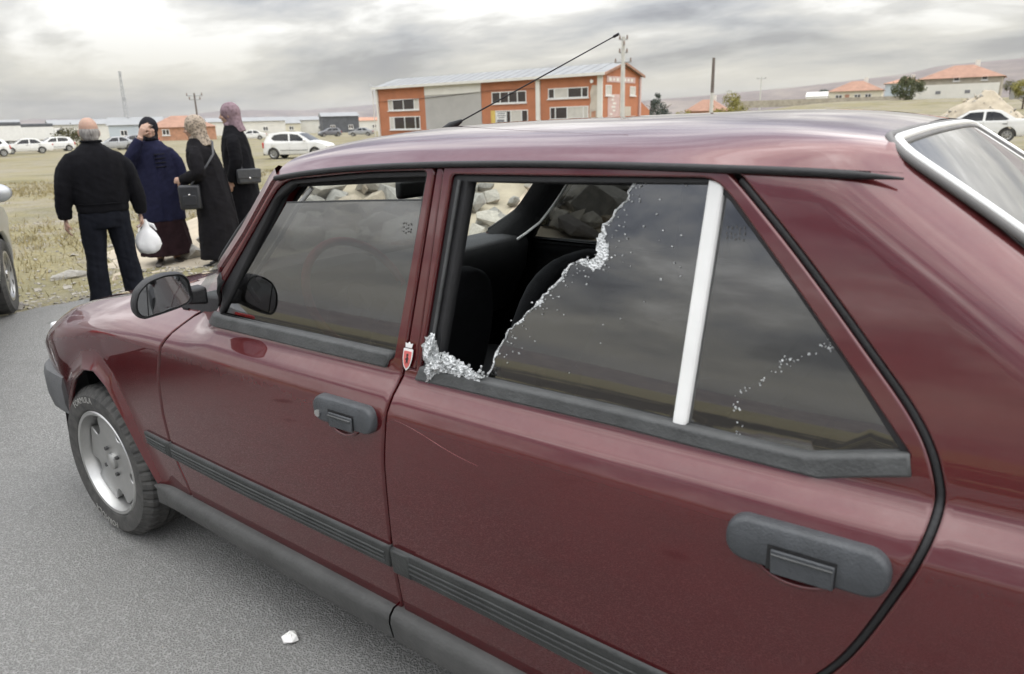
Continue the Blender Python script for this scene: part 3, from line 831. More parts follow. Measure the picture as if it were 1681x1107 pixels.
# windscreen and rear glass
def glass_sheet(name, mat, f, nu=14, nv=20, parent=CAR):
    rows = [[f(i/(nu-1), -1+2*k/(nv-1)) for k in range(nv)] for i in range(nu)]
    return MB().grid(rows).build(name, mat, parent, smooth=179)
def ws(t, v):
    a = abs(v); x0, z0, w0 = .30+.20*a**2.5, .915, .735; x1, z1, w1 = .87+.07*a**3, 1.352-.045*a**2, .640
    return (x0+(x1-x0)*t, v*(w0+(w1-w0)*t), z0+(z1-z0)*t+.012*math.sin(PI*t))
glass_sheet('windscreen', 'clear_glass', ws)
def rg(t, v):
    a = abs(v); x0, z0, w0 = 2.302, 1.372-.012*a**2.5, .628; x1, z1, w1 = 2.83, .968, .665
    return (x0+(x1-x0)*t+.008*(1-a**2), v*(w0+(w1-w0)*t), z0+(z1-z0)*t+.014*math.sin(PI*t))
glass_sheet('rear_window', 'rear_glass', rg)
def rear_trim():
    R = []
    def corner(c, r0, a0, a1):   # in (t,v) space
        return [(c[0]+r0[0]*math.sin(a), c[1]+r0[1]*math.cos(a)) for a in np.linspace(a0, a1, 7)]
    pts = []
    ct, cv = .085, .095
    pts += [(t, -1.0) for t in np.linspace(.97, ct, 18)]
    pts += [(ct-ct*math.sin(a), -1+cv-cv*math.cos(a)) for a in np.linspace(0, PI/2, 9)][1:]
    pts += [(0, v) for v in np.linspace(-1+cv, 1-cv, 26)][1:]
    pts += [(ct-ct*math.cos(a), 1-cv+cv*math.sin(a)) for a in np.linspace(0, PI/2, 9)][1:]
    pts += [(t, 1.0) for t in np.linspace(ct, .97, 18)][1:]
    pts += [(.985, v) for v in np.linspace(.98, -.98, 20)]
    def pth(grow, up):
        out = []
        for t, v in pts:
            p = Vector(rg(t, v)); c = Vector(rg(.5, 0)); 
            d = Vector(rg(t, v*.98))-p; tt = Vector(rg(min(1, t+.02) if t < .5 else t-.02, v))-p
            nrm = Vector((.61, 0, .79))
            dirc = Vector((0, 0, 0))
            if abs(v) > .9: dirc += Vector((0, math.copysign(1, v), 0))*min(1, (abs(v)-.9)/.1)
            if t < ct: dirc += Vector((-.8, 0, .6))*(1-t/ct)
            if t > .95: dirc += Vector((.8, 0, -.6))
            if dirc.length > 0: dirc.normalize()
            out.append(p+dirc*grow+nrm*up)
        return out
    MB().tube(pth(.0125, -.002), .0062, 10, closed=True).build('rear_window_gasket', 'gasket_grey', CAR, smooth=80)
    MB().tube(pth(.000, .003), .0072, 10, closed=True).build('rear_window_trim', 'bright_trim', CAR, smooth=80)
    MB().tube(pth(-.010, .000), .005, 10, closed=True).build('rear_window_lip', 'gasket_grey', CAR, smooth=80)
rear_trim()

# bonnet, boot, front and rear ends -----------------------------------
def hood_pt(x, v):
    z = float(ztopf(x)); y = float(SURF(x, z-.001)); return (x, v*(y-.006), z-.001+.030*(1-abs(v)**2.0))
def front_rear():
    rows = [[hood_pt(x, -1+2*k/30) for k in range(31)] for x in np.linspace(-.60, .46, 40)]
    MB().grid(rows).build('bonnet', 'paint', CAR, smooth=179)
    rows = [[(x, v*.70, .902+.02*(1-v*v)) for v in np.linspace(-1, 1, 12)] for x in np.linspace(.455, .60, 4)]
    MB().grid(rows).build('cowl', 'trim_plastic', CAR, smooth=179)
    for sd in (-1, 1):
        rows = [[(.455+(.62-.455)*i/5, sd*(float(SURF(.455+(.62-.455)*i/5, .915))-.004+w), .914+.022*i/5-.5*w*0) for w in (0, -.05, -.10)] for i in range(6)]
        MB().grid(rows).build('cowl_corner', 'paint', CAR, smooth=179)
    # boot lid
    rows = [[(x, v*(float(SURF(x, .94))-.05), .965-.06*(x-2.85)+.018*(1-v*v)) for v in np.linspace(-1, 1, 21)] for x in np.linspace(2.86, 3.44, 10)]
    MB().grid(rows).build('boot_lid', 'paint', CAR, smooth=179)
    MB().box((3.452, 0, .67), (.03, 1.36, .50)).build('tail_panel', 'paint', CAR, bevel=.02)
    for sd in (-1, 1):
        rbox('tail_light', (3.468, sd*.52, .72), (.03, .34, .15), 'lamp_red', CAR, bevel=.01)
    # front: grille, headlights
    MB().box((-.585, 0, .56), (.05, 1.30, .26)).build('front_panel', 'interior_black', CAR, bevel=.02)
    for sd in (-1, 1):
        h = rbox('headlight', (-.612, sd*.50, .60), (.05, .30, .17), 'lamp_clear', CAR, bevel=.02)
        rbox('indicator_lamp', (-.600, sd*.672, .60), (.06, .045, .17), 'lamp_clear', CAR, bevel=.012)
    for k in range(6): rbox('grille_bar', (-.625, 0, .535+k*.026), (.02, .68, .009), 'trim_plastic', CAR, bevel=.002)
    # bumpers wrap round the corners
    for nm, xs in (('front_bumper', -1), ('rear_bumper', 1)):
        path = []
        if xs < 0: base = [(-.295, .790), (-.36, .787), (-.45, .778), (-.53, .752), (-.60, .705), (-.65, .63), (-.685, .45), (-.70, 0)]
        else: base = [(2.90, .79), (3.2, .785), (3.42, .75), (3.50, .66), (3.535, .4), (3.54, 0)]
        full = [(x, -y) for x, y in base]+[(x, y) for x, y in base[::-1][1:]]
        rows = []
        m = len(full)
        for i, (x, y) in enumerate(full):
            a = Vector(full[max(0, i-1)]); b = Vector(full[min(m-1, i+1)]); t = (b-a).normalized(); n = Vector((t.y, -t.x))
            if n.dot(Vector((x-1.2, y))) < 0: n = -n
            pr = [(-.06, .555), (.006, .560), (.022, .550), (.030, .520), (.030, .455), (.020, .405), (-.02, .385), (-.07, .385)]
            if xs > 0: pr = [(o, z-.02) for o, z in pr]
            rows.append([(x+n.x*o, y+n.y*o, z) for o, z in pr])
        MB().rings(rows, cap=True).build(nm, 'bumper_plastic', CAR, smooth=40)
    # floor, firewall, wheel house walls
    MB().box((1.35, 0, .25), (2.3, 1.50, .03)).build('floor_pan', 'interior_black', CAR)
    MB().box((.45, 0, .56), (.03, 1.44, .66)).build('firewall', 'interior_black', CAR)
    for x0 in (-.045, 2.49):
        for sd in (-1, 1):
            rows = [[(x0+.40*math.cos(a), sd*y, .27+.42*math.sin(a)) for a in np.linspace(-.25, PI+.25, 15)] for y in (.50, .775)]
            MB().grid(rows).build('wheel_housing', 'black_rubber', CAR, smooth=60)
            MB().box((x0, sd*.49, .45), (.85, .02, .6)).build('wheel_housing_wall', 'black_rubber', CAR)
front_rear()

# wheels ---------------------------------------------------------------
def lathe_y(mb, prof, cx, cy, cz, n=72, closed=True, radf=None):
    """profile of (radius, y) spun about the y axis"""
    rings = []
    for k in range(n):
        a = 2*PI*k/n; R = []
        for j, (r, y) in enumerate(prof):
            rr = radf(r, y, k) if radf else r
            R.append((cx+rr*math.cos(a), cy+y, cz+rr*math.sin(a)))
        rings.append(R)
    m = len(prof); vs = [p for R in rings for p in R]; fs = []
    for k in range(n):
        a = k*m; b = ((k+1) % n)*m
        for j in range(m if closed else m-1): fs.append((a+j, a+(j+1) % m, b+(j+1) % m, b+j))
    return mb.add(vs, fs)
def ring_text(txt, r, ang, size, cx, y, cz, parent, mat='tyre_letter'):
    cu = bpy.data.curves.new('t', 'FONT'); cu.body = txt; cu.size = size; cu.align_x = 'CENTER'; cu.extrude = .0006; cu.space_character = 1.08
    ob = bpy.data.objects.new('t', cu); COL.objects.link(ob); dg = bpy.context.evaluated_depsgraph_get()
    me = bpy.data.meshes.new_from_object(ob.evaluated_get(dg)); bpy.data.objects.remove(ob)
    for v in me.vertices:
        a = ang - v.co.x/r; rr = r+v.co.y
        v.co = (cx+rr*math.cos(a), y-v.co.z, cz+rr*math.sin(a))
    me.update(); return link('tyre_lettering', me, mat, parent)
def wheel(x0, sd, lettering=False):
    R = .283; cy = sd*.735; root = CAR
    hw_ = .088
    mb = MB()
    prof = [(.188, -hw_+.004), (.200, -hw_-.004), (.228, -hw_-.010), (.252, -hw_-.008), (.268, -hw_+.004), (.277, -hw_+.014), (.281, -hw_+.026)]
    inner = []
    for y in (-.055, -.049, -.0488, -.042, -.0418, -.018, -.0178, -.0105, -.0103, .0103, .0105, .0178, .018, .0418, .042, .0488, .049, .055): inner.append((R, y))
    prof = prof+inner+[(r, -y) for r, y in prof[::-1]]
    N = 192
    def radf(r, y, k):
        if r > .2815:
            ay = abs(y)
            if .0417 < ay < .0489 or .0104 < ay < .0179: return r-.008
            if ay >= .0488: return r-(.009 if (k % 4) == 0 else 0)-.002
            if .018 <= ay <= .042: return r-(.006 if ((k+int(y*400)) % 4) == 1 else 0)
            return r-(.004 if ((k) % 6) == 0 else 0)
        if .262 < r <= .2815: return r-(.008 if (k % 4) == 0 else 0)
        return r
    tyre = lathe_y(mb, prof, x0, cy, .283, N, False, radf).build('tyre', 'tyre', root, smooth=18)
    out = cy+sd*(hw_+.002)     # outer face plane
    s = sd
    rim = MB(); lathe_y(rim, [(.196, s*(hw_-.002)), (.190, s*(hw_+.004)), (.180, s*(hw_+.002)), (.174, s*(hw_-.012)), (.166, s*.045), (.160, -s*.05), (.150, -s*.05), (.158, s*.03)], x0, cy, .283, 64, True)
    rim = rim.build('rim', 'alloy', root, smooth=40)
    back = MB(); lathe_y(back, [(.165, -s*.01), (.02, -s*.01), (.02, -s*.02), (.165, -s*.02)], x0, cy, .283, 40, True); back.build('brake_disc', 'dark_alloy', rim, smooth=40)
    # flat five spoke face
    poly = []
    for k in range(5):
        a = 2*PI*k/5+.35
        for da, r in ((-.48, .118), (-.40, .168), (.40, .168), (.48, .118), (.628, .108)):
            poly.append((r*math.cos(a+da), r*math.sin(a+da)))
    poly = round_poly(poly, .014, 3)
    def fn(a, b, h): return (x0+a, cy+s*(h+.010*(1-math.hypot(a, b)/.17)), .283+b)
    face = MB(); face.prism(poly, fn, .040, .062)
    fo = face.build('wheel_spokes', 'alloy', rim, smooth=35, bevel=.004)
    cap = MB(); lathe_y(cap, [(.001, s*.080), (.022, s*.079), (.030, s*.074), (.031, s*.062)], x0, cy, .283, 24, False); cap.build('hub_cap', 'alloy', rim, smooth=40)
    for k in range(4):
        a = PI/2*k+.5; b = MB().tube([(x0+.05*math.cos(a), cy+s*.060, .283+.05*math.sin(a)), (x0+.05*math.cos(a), cy+s*.074, .283+.05*math.sin(a))], .008, 6); b.build('wheel_bolt', 'dark_alloy', rim, smooth=40)
    if lettering:
        for ang in (rad(-104), rad(108)): ring_text('FORMULA', .226, ang, .031, x0, out-.0085, .283, tyre)
    # tread lettering side wall ridge
    return tyre
wheel(-.045, -1, True); wheel(-.045, 1); wheel(2.49, -1); wheel(2.49, 1)

# door handles -----------------------------------------------------------
def stadium(cx, cz, w, h, tilt=0., n=10, sq=.85):
    pts = []
    for k in range(4*n):
        a = 2*PI*k/(4*n); c, s_ = math.cos(a), math.sin(a)
        x = math.copysign(abs(c)**sq, c)*w/2; z = math.copysign(abs(s_)**sq, s_)*h/2
        x = math.copysign(1, c)*(max(0, w/2-h/2)+abs(x)*(h/2)/(w/2)) if abs(c) > 1e-3 else 0.
        pts.append((cx+x*math.cos(tilt)-z*math.sin(tilt), cz+x*math.sin(tilt)+z*math.cos(tilt)))
    return pts
def handle(cx, cz, w, h, par, sd, lock):
    y0 = float(SURF(cx, cz))
    def fn(a, b, d): return (a, sd*(float(SURF(a, b))+d), b)
    # raised plate with domed edge: lofted rings
    rings = []
    for f, d in ((1.0, -.004), (1.0, .006), (.97, .013), (.90, .017), (.80, .0185)):
        rings.append([fn(cx+(a-cx)*(1-(1-f)*h/w), cz+(b-cz)*f, d) for a, b in stadium(cx, cz, w, h)])
    pl = MB().rings(rings).build('door_handle', 'handle_plastic', par, smooth=50)
    # recess, flap and grip bar
    x0, x1 = cx-w*.19, cx+w*.20; 
    MB().prism([(x0-.006, cz+.006), (x1+.002, cz+.006), (x1+.002, cz-h*.47), (x0-.006, cz-h*.47)], fn, .0186, .0192).build('handle_recess', 'black_rubber', pl)
    MB().prism([(x0, cz+.001), (x1, cz+.001), (x1, cz-h*.50), (x0+.002, cz-h*.52)], fn, .0193, .0245).build('handle_flap', 'handle_plastic', pl, bevel=.002)
    MB().tube([fn(x0+.002, cz-.006, .0255), fn(x1-.002, cz-.006, .0255)], .0022, 6).build('handle_ridge', 'grey_rubber', pl, smooth=80)
    # finger scoop rim in the door skin
    arc = [fn(cx-w*.05+.078*w/.2*math.cos(a)*.62, cz-h*.40+.030*math.sin(a), .0022) for a in np.linspace(PI, 2*PI, 17)]
    MB().tube(arc, .0045, 8).build('finger_scoop_rim', 'paint', pl, smooth=80)
    if lock:
        c = fn(cx-w*.40, cz-.012, .018); MB().tube([(c[0], c[1]-sd*.004, c[2]), (c[0], c[1]+sd*.004, c[2])], .0085, 14).build('lock_cylinder', 'alloy', pl, smooth=40)
for sd, fd, rd in ((-1, FD_L, RD_L), (1, FD_R, RD_R)):
    handle(1.277, .774, .200, .064, fd, sd, True)
    handle(2.287, .773, .235, .074, rd, sd, False)

def scratches():
    r = random.Random(9)
    for par, a, b, w in ((RD_L, (1.43, .790), (1.66, .745), .0006),):
        p = []
        for k in range(12):
            t = k/11; x = a[0]+(b[0]-a[0])*t; z = a[1]+(b[1]-a[1])*t+.003*math.sin(6*t+a[0]*9); p.append((x, -(float(SURF(x, z))+.0002), z))
        MB().tube(p, [w*(.3+.7*math.sin(PI*k/11))*r.uniform(.5, 1) for k in range(12)], 4).build('paint_scratch', 'scratch', par)
scratches()
# badge sticker on the centre pillar -------------------------------------
def sticker():
    cx, cz = 1.4285, .915
    def at(pts, off, nm, mat, par):
        w = [(cx+a+(b*.085), cz+b) for a, b in pts]
        return panel(nm, w, sd=-1, off=off, mat=mat, parent=par, inset=0, rnd=.0003, flange=.001, grid=.01)
    sh = round_poly([(-.014, .022), (.014, .022), (.0135, .0), (.009, -.017), (0, -.027), (-.009, -.017), (-.0135, 0)], .003, 3)
    s0 = at(sh, -.0022, 'badge_sticker', 'sticker_white', CAR)
    at([(a*.80, b*.80-.001) for a, b in sh], -.0030, 'badge_field', 'sticker_red', s0)
    at([(-.009, .024), (.009, .024), (.011, .034), (.004, .0325), (0, .037), (-.004, .0325), (-.011, .034)], -.0022, 'badge_crown', 'sticker_white', s0)
    at([(-.003, .010), (.001, .012), (.0035, .009), (.0015, .005), (.005, .001), (.003, -.004), (.0045, -.010), (.001, -.007), (-.0025, -.012), (-.0015, -.004), (-.0055, -.001), (-.001, .003)], -.0038, 'badge_figure', 'sticker_black', s0)
sticker()

# mirrors -----------------------------------------------------------------
def mirror(sd):
    fd = FD_L if sd < 0 else FD_R
    cx, cy, cz = .665, sd*.893, .988
    # outline of the mirror face seen from behind; a = outward, b = up
    prof = [(-.070, -.018), (-.066, .034), (-.050, .052), (-.010, .054), (.030, .044), (.058, .020), (.070, -.012), (.069, -.038), (.055, -.052), (.010, -.046), (-.035, -.038), (-.060, -.030)]
    prof = [(a*1.05, b*1.02) for a, b in round_poly(prof, .012, 3)]
    rotz = rad(12)*sd
    def P(a, b, d):       # d = forward
        x = -d; y = sd*a
        return (cx+x*math.cos(rotz)-y*math.sin(rotz), cy+x*math.sin(rotz)+y*math.cos(rotz), cz+b)
    rings = []
    for d, f in ((-.002, .93), (-.008, .97), (-.006, 1.0), (.010, 1.03), (.035, 1.0), (.055, .86), (.068, .6), (.073, .25)):
        rings.append([P(a*f, b*f, d) for a, b in prof])
    mb = MB(); mb.rings(rings, cap=True)
    hs = mb.build('door_mirror', 'black_rubber', fd, smooth=60)
    g = MB(); n = len(prof); g.add([P(a*.90, b*.88, -.0045) for a, b in prof], [tuple(range(n))]); g.build('mirror_glass', 'mirror_glass', hs)
    MB().tube([P(.036, .034, -.0056), P(.044, -.044, -.0056)], .0013, 6).build('mirror_split', 'black_rubber', hs)
    # arm and sail plate
    MB().hexa([P(-.115, -.045, .0), P(-.04, -.034, .0), P(-.04, -.030, .05), P(-.115, -.045, .06), P(-.115, .005, .0), P(-.04, .002, .0), P(-.04, .002, .05), P(-.115, .005, .06)]).build('mirror_arm', 'black_rubber', hs, bevel=.008)
mirror(-1); mirror(1)
panel('mirror_sail', [(.60, .925), (.66, .925), (.73, 1.005), (.72, 1.03)], sd=-1, off=-.006, mat='black_rubber', parent=FD_L, inset=0, rnd=.003, flange=.012)

# interior ------------------------------------------------------------------
def soft(name, rows, mat, par, lvl=1):
    o = MB().rings(rows).build(name, mat, par, smooth=179)
    if lvl: s = o.modifiers.new('s', 'SUBSURF'); s.levels = lvl; s.render_levels = lvl
    return o
def seat(y):
    r = bpy.data.objects.new('front_seat', None); COL.objects.link(r); r.parent = CAR
    rows = []
    for z, x, w, d in ((.42, .99, .22, .07), (.55, 1.03, .245, .075), (.72, 1.09, .25, .075), (.86, 1.14, .235, .065), (.97-.06*(y > 0), 1.175, .19, .055), (1.01-.06*(y > 0), 1.19, .12, .035)):
        rows.append([(x+d*c+.02*math.cos(2*a)*0, y+w*math.copysign(abs(s)**.55, s), z-.25*d*c) for a in np.linspace(0, 2*PI, 17)[:-1] for c, s in ((math.copysign(abs(math.cos(a))**.55, math.cos(a)), math.sin(a)),)])
    soft('backrest', rows, 'seat_fabric', r)
    rows = []
    for x, w, zc, h in ((.52, .22, .40, .05), (.60, .25, .41, .08), (.85, .25, .40, .085), (1.04, .24, .39, .08), (1.08, .22, .38, .05)):
        rows.append([(x, y+w*math.copysign(abs(math.cos(a))**.5, math.cos(a)), zc+h*math.copysign(abs(math.sin(a))**.6, math.sin(a))) for a in np.linspace(0, 2*PI, 17)[:-1]])
    soft('cushion', rows, 'seat_fabric', r)
    return r
seat(-.36); seat(.36)
rows = []
for z, x, d in ((.45, 1.95, .10), (.7, 2.06, .09), (.92, 2.15, .06), (.96, 2.17, .03)):
    rows.append([(x+d*math.copysign(abs(math.cos(a))**.5, math.cos(a)), .64*math.copysign(abs(math.sin(a))**.4, math.sin(a)), z) for a in np.linspace(0, 2*PI, 25)[:-1]])
soft('rear_bench', rows, 'seat_fabric', CAR)
rbox('rear_cushion', (1.78, 0, .40), (.50, 1.30, .16), 'seat_fabric', CAR, bevel=.05)
rbox('parcel_shelf', (2.50, 0, .935), (.62, 1.34, .02), 'interior_black', CAR, bevel=.006)
def dash():
    prof = [(.40, .885), (.46, .925), (.58, .945), (.66, .948), (.705, .935), (.715, .90), (.70, .80), (.66, .72), (.60, .60), (.45, .60)]
    MB().prism(prof, lambda a, b, h: (a, h, b), -.715, .715).build('dashboard', 'dash_grey', CAR, bevel=.012, seg=3)
    prof = [(.56, .94), (.60, .985), (.66, .99), (.715, .975), (.72, .93)]
    MB().prism(prof, lambda a, b, h: (a, h, b), -.54, -.18).build('instrument_hood', 'dash_grey', CAR, bevel=.012, seg=3)
    c = Vector((.835, -.37, .90)); ax = Vector((.86, 0, .50)).normalized(); u = Vector((0, 1, 0)); w = ax.cross(u).normalized()
    ring = [c+(u*math.cos(a)+w*math.sin(a))*.185 for a in np.linspace(0, 2*PI, 49)[:-1]]
    sw = MB().tube(ring, .0135, 10, closed=True).build('steering_wheel', 'red_leather', CAR, smooth=80)
    m = MB()
    for a in (rad(0), rad(180), rad(-90 if w.z > 0 else 90)): m.tube([c-ax*.02, c+(u*math.cos(a)+w*math.sin(a))*.18], [.026, .014], 8, flat=.35)
    m.tube([c-ax*.045, c+ax*.0], [.05, .045], 16); m.tube([c-ax*.22, c-ax*.04], .022, 10)
    m.build('steering_hub', 'interior_black', sw, smooth=50)
    rbox('inner_mirror', (.775, -.02, 1.195), (.03, .20, .06), 'black_rubber', CAR, bevel=.012)
    MB().tube([(.775, -.02, 1.20), (.79, -.0, 1.29), (.82, 0, 1.335)], .008, 8).build('inner_mirror_stem', 'black_rubber', CAR, smooth=80)
    for sd in (-1, 1):
        rbox('sun_visor', (.95, sd*.34, 1.318-.012), (.14, .46, .018), 'headliner', CAR, bevel=.006)
        rbox('gear_lever' if sd < 0 else 'hand_brake', (.98 if sd < 0 else 1.25, 0, .52), (.03, .03, .22), 'interior_black', CAR, bevel=.01)
dash()
# aerial on the roof
b = Vector((1.06, -.18, 1.388)); tip = Vector((1.6115, -.185, 1.5955)); dr = (tip-b).normalized()
an = MB().tube([b-dr*.035-Vector((0, 0, .008)), b+dr*.01, b+dr*.055], [.017, .014, .005], 10, flat=.7).build('aerial_base', 'black_rubber', CAR, smooth=70)
MB().tube([b+dr*.05, tip], [.0022, .0015], 6).build('aerial_rod', 'black_rubber', an, smooth=80)
MB().tube([tip-dr*.012, tip+dr*.003], .0034, 8).build('aerial_tip', 'black_rubber', an, smooth=80)

# the crumpled sheet of shattered glass hanging over the sill ------------------
def crumple():
    r = random.Random(21); t = thing('crumpled_glass', 'crumpled silvery sheet of shattered window glass lying on the rear door sill', 'broken glass', (1.54, -.79, .905))
    o = Vector((1.54, -.79, .905))
    path = [(1.488, .958, .024), (1.500, .940, .030), (1.505, .905, .030), (1.520, .920, .028), (1.545, .925, .020), (1.575, .922, .013), (1.605, .916, .010), (1.632, .910, .006)]
    rings = []; n = 18; sub = 5
    P = []
    for (a, b) in zip(path[:-1], path[1:]):
        for k in range(sub): P.append([a[j]+(b[j]-a[j])*k/sub for j in range(3)])
    P.append(path[-1])
    for i, (x, z, rr) in enumerate(P):
        R = []
        for k in range(n):
            a = 2*PI*k/n; q = rr*(.72+.55*r.random())
            y = -(float(SURF(x, z))+.006)+math.sin(a)*q*.55; R.append(Vector((x+r.uniform(-.006, .006)+.3*math.cos(a)*q, y+r.uniform(-.004, .004), z+math.cos(a)*q))-o)
        rings.append(R)
    MB().rings(rings).build('crumpled_sheet', 'shatter', t)
    mb = MB()
    for _ in range(90):
        x = r.uniform(1.485, 1.64); z = .905+abs(r.gauss(0, .012))+(.03 if x < 1.53 else 0)*r.random(); s = r.uniform(.002, .006)
        mb.box(Vector((x, -(float(SURF(x, .905))+r.uniform(-.012, .014)), z))-o, (s, s*.7, s*.9), Matrix.Rotation(r.uniform(0, 3), 3, Vector((r.random(), r.random(), r.random())).normalized()))
    q = mb.build('glass_granules', 'shatter', t); q['kind'] = 'stuff'
crumple()

# ------------------------------------------------------------------ buildings
simple('orange_render', (.44, .175, .09), .9, .10, .8, .3, 3)
simple('orange_plain', (.44, .175, .09), .9, .06, .4)
simple('concrete_grey', (.40, .39, .37), .9, .08, .5, .3, 4)
simple('white_render', (.70, .685, .63), .9, .06, .7)
simple('cream_render', (.70, .66, .53), .9, .06, .7)
simple('blue_render', (.50, .56, .60), .9, .06, .7)
simple('stone_wall', (.40, .36, .29), .9, .2, 1.5, .4, 3)
simple('roof_sheet', (.26, .265, .265), .55, .08, .5)
simple('roof_tile', (.32, .185, .13), .9, .18, 1.2, .5, 5)
simple('roof_old', (.40, .22, .15), .9, .2, 1.2)
simple('window_white', (.74, .73, .70), .6, .04, 2)
simple('curtain', (.55, .53, .48), .9, .1, 1.5)
simple('poster_white', (.72, .72, .70), .7, .04, 2)
simple('poster_dark', (.20, .20, .21), .7, .1, 2)
simple('poster_yellow', (.62, .46, .12), .7, .1, 2)
simple('plaster_patch', (.50, .45, .38), .95, .15, 1)
simple('brick_bare', (.46, .25, .16), .95, .2, 2, .4, 6)
simple('sign_pink', (.55, .40, .37), .8, .12, 2)
simple('pole_concrete', (.55, .54, .50), .9, .1, 2)
simple('pole_wood', (.15, .125, .11), .9, .2, 3)
simple('steel', (.40, .41, .42), .6, .1, 2)
simple('insulator', (.22, .17, .14), .4, .1, 5)
simple('bark', (.10, .08, .06), .95, .2, 3)
simple('tarpaulin', (.10, .105, .115), .8, .2, 1)

def window(par, x0, x1, z0, z1, y, panes, mats=None, axis='x', proud=.06):
    """a row of panes in a frame on a facade; axis x: facade faces -y, axis y: facade faces +x"""
    def P(a, d, z): return (a, y-d, z) if axis == 'x' else (y+d, a, z)
    w = bpy.data.objects.new('window', None); COL.objects.link(w); w.parent = par
    f = MB(); t = .11
    def bar(a0, a1, c0, c1, d0=0., d1=proud):
        f.hexa([P(a0, d0, c0), P(a1, d0, c0), P(a1, d1, c0), P(a0, d1, c0), P(a0, d0, c1), P(a1, d0, c1), P(a1, d1, c1), P(a0, d1, c1)])
    bar(x0, x1, z1-t, z1); bar(x0, x1, z0, z0+t)
    bar(x0, x0+t, z0+t+.002, z1-t-.002); bar(x1-t, x1, z0+t+.002, z1-t-.002)
    tot = sum(panes); xs = [x0]
    for p in panes: xs.append(xs[-1]+(x1-x0)*p/tot)
    for x in xs[1:-1]: bar(x-t*.6, x+t*.6, z0+t+.002, z1-t-.002)
    f.build('window_frame', 'window_white', w)
    s = MB(); s.hexa([P(x0-.12, 0, z0-.14), P(x1+.12, 0, z0-.14), P(x1+.12, .16, z0-.14), P(x0-.12, .16, z0-.14), P(x0-.12, 0, z0-.01), P(x1+.12, 0, z0-.01), P(x1+.12, .16, z0-.03), P(x0-.12, .16, z0-.03)])
    s.build('window_sill', 'window_white', w)
    for i in range(len(panes)):
        a, b = xs[i]+t*.6, xs[i+1]-t*.6
        m = (mats[i] if mats else None) or 'window_pane'
        MB().add([P(a, .012, z0+t), P(b, .012, z0+t), P(b, .012, z1-t), P(a, .012, z1-t)], [(0, 1, 2, 3)]).build('pane' if m == 'window_pane' else 'blind', m, w)
    return w

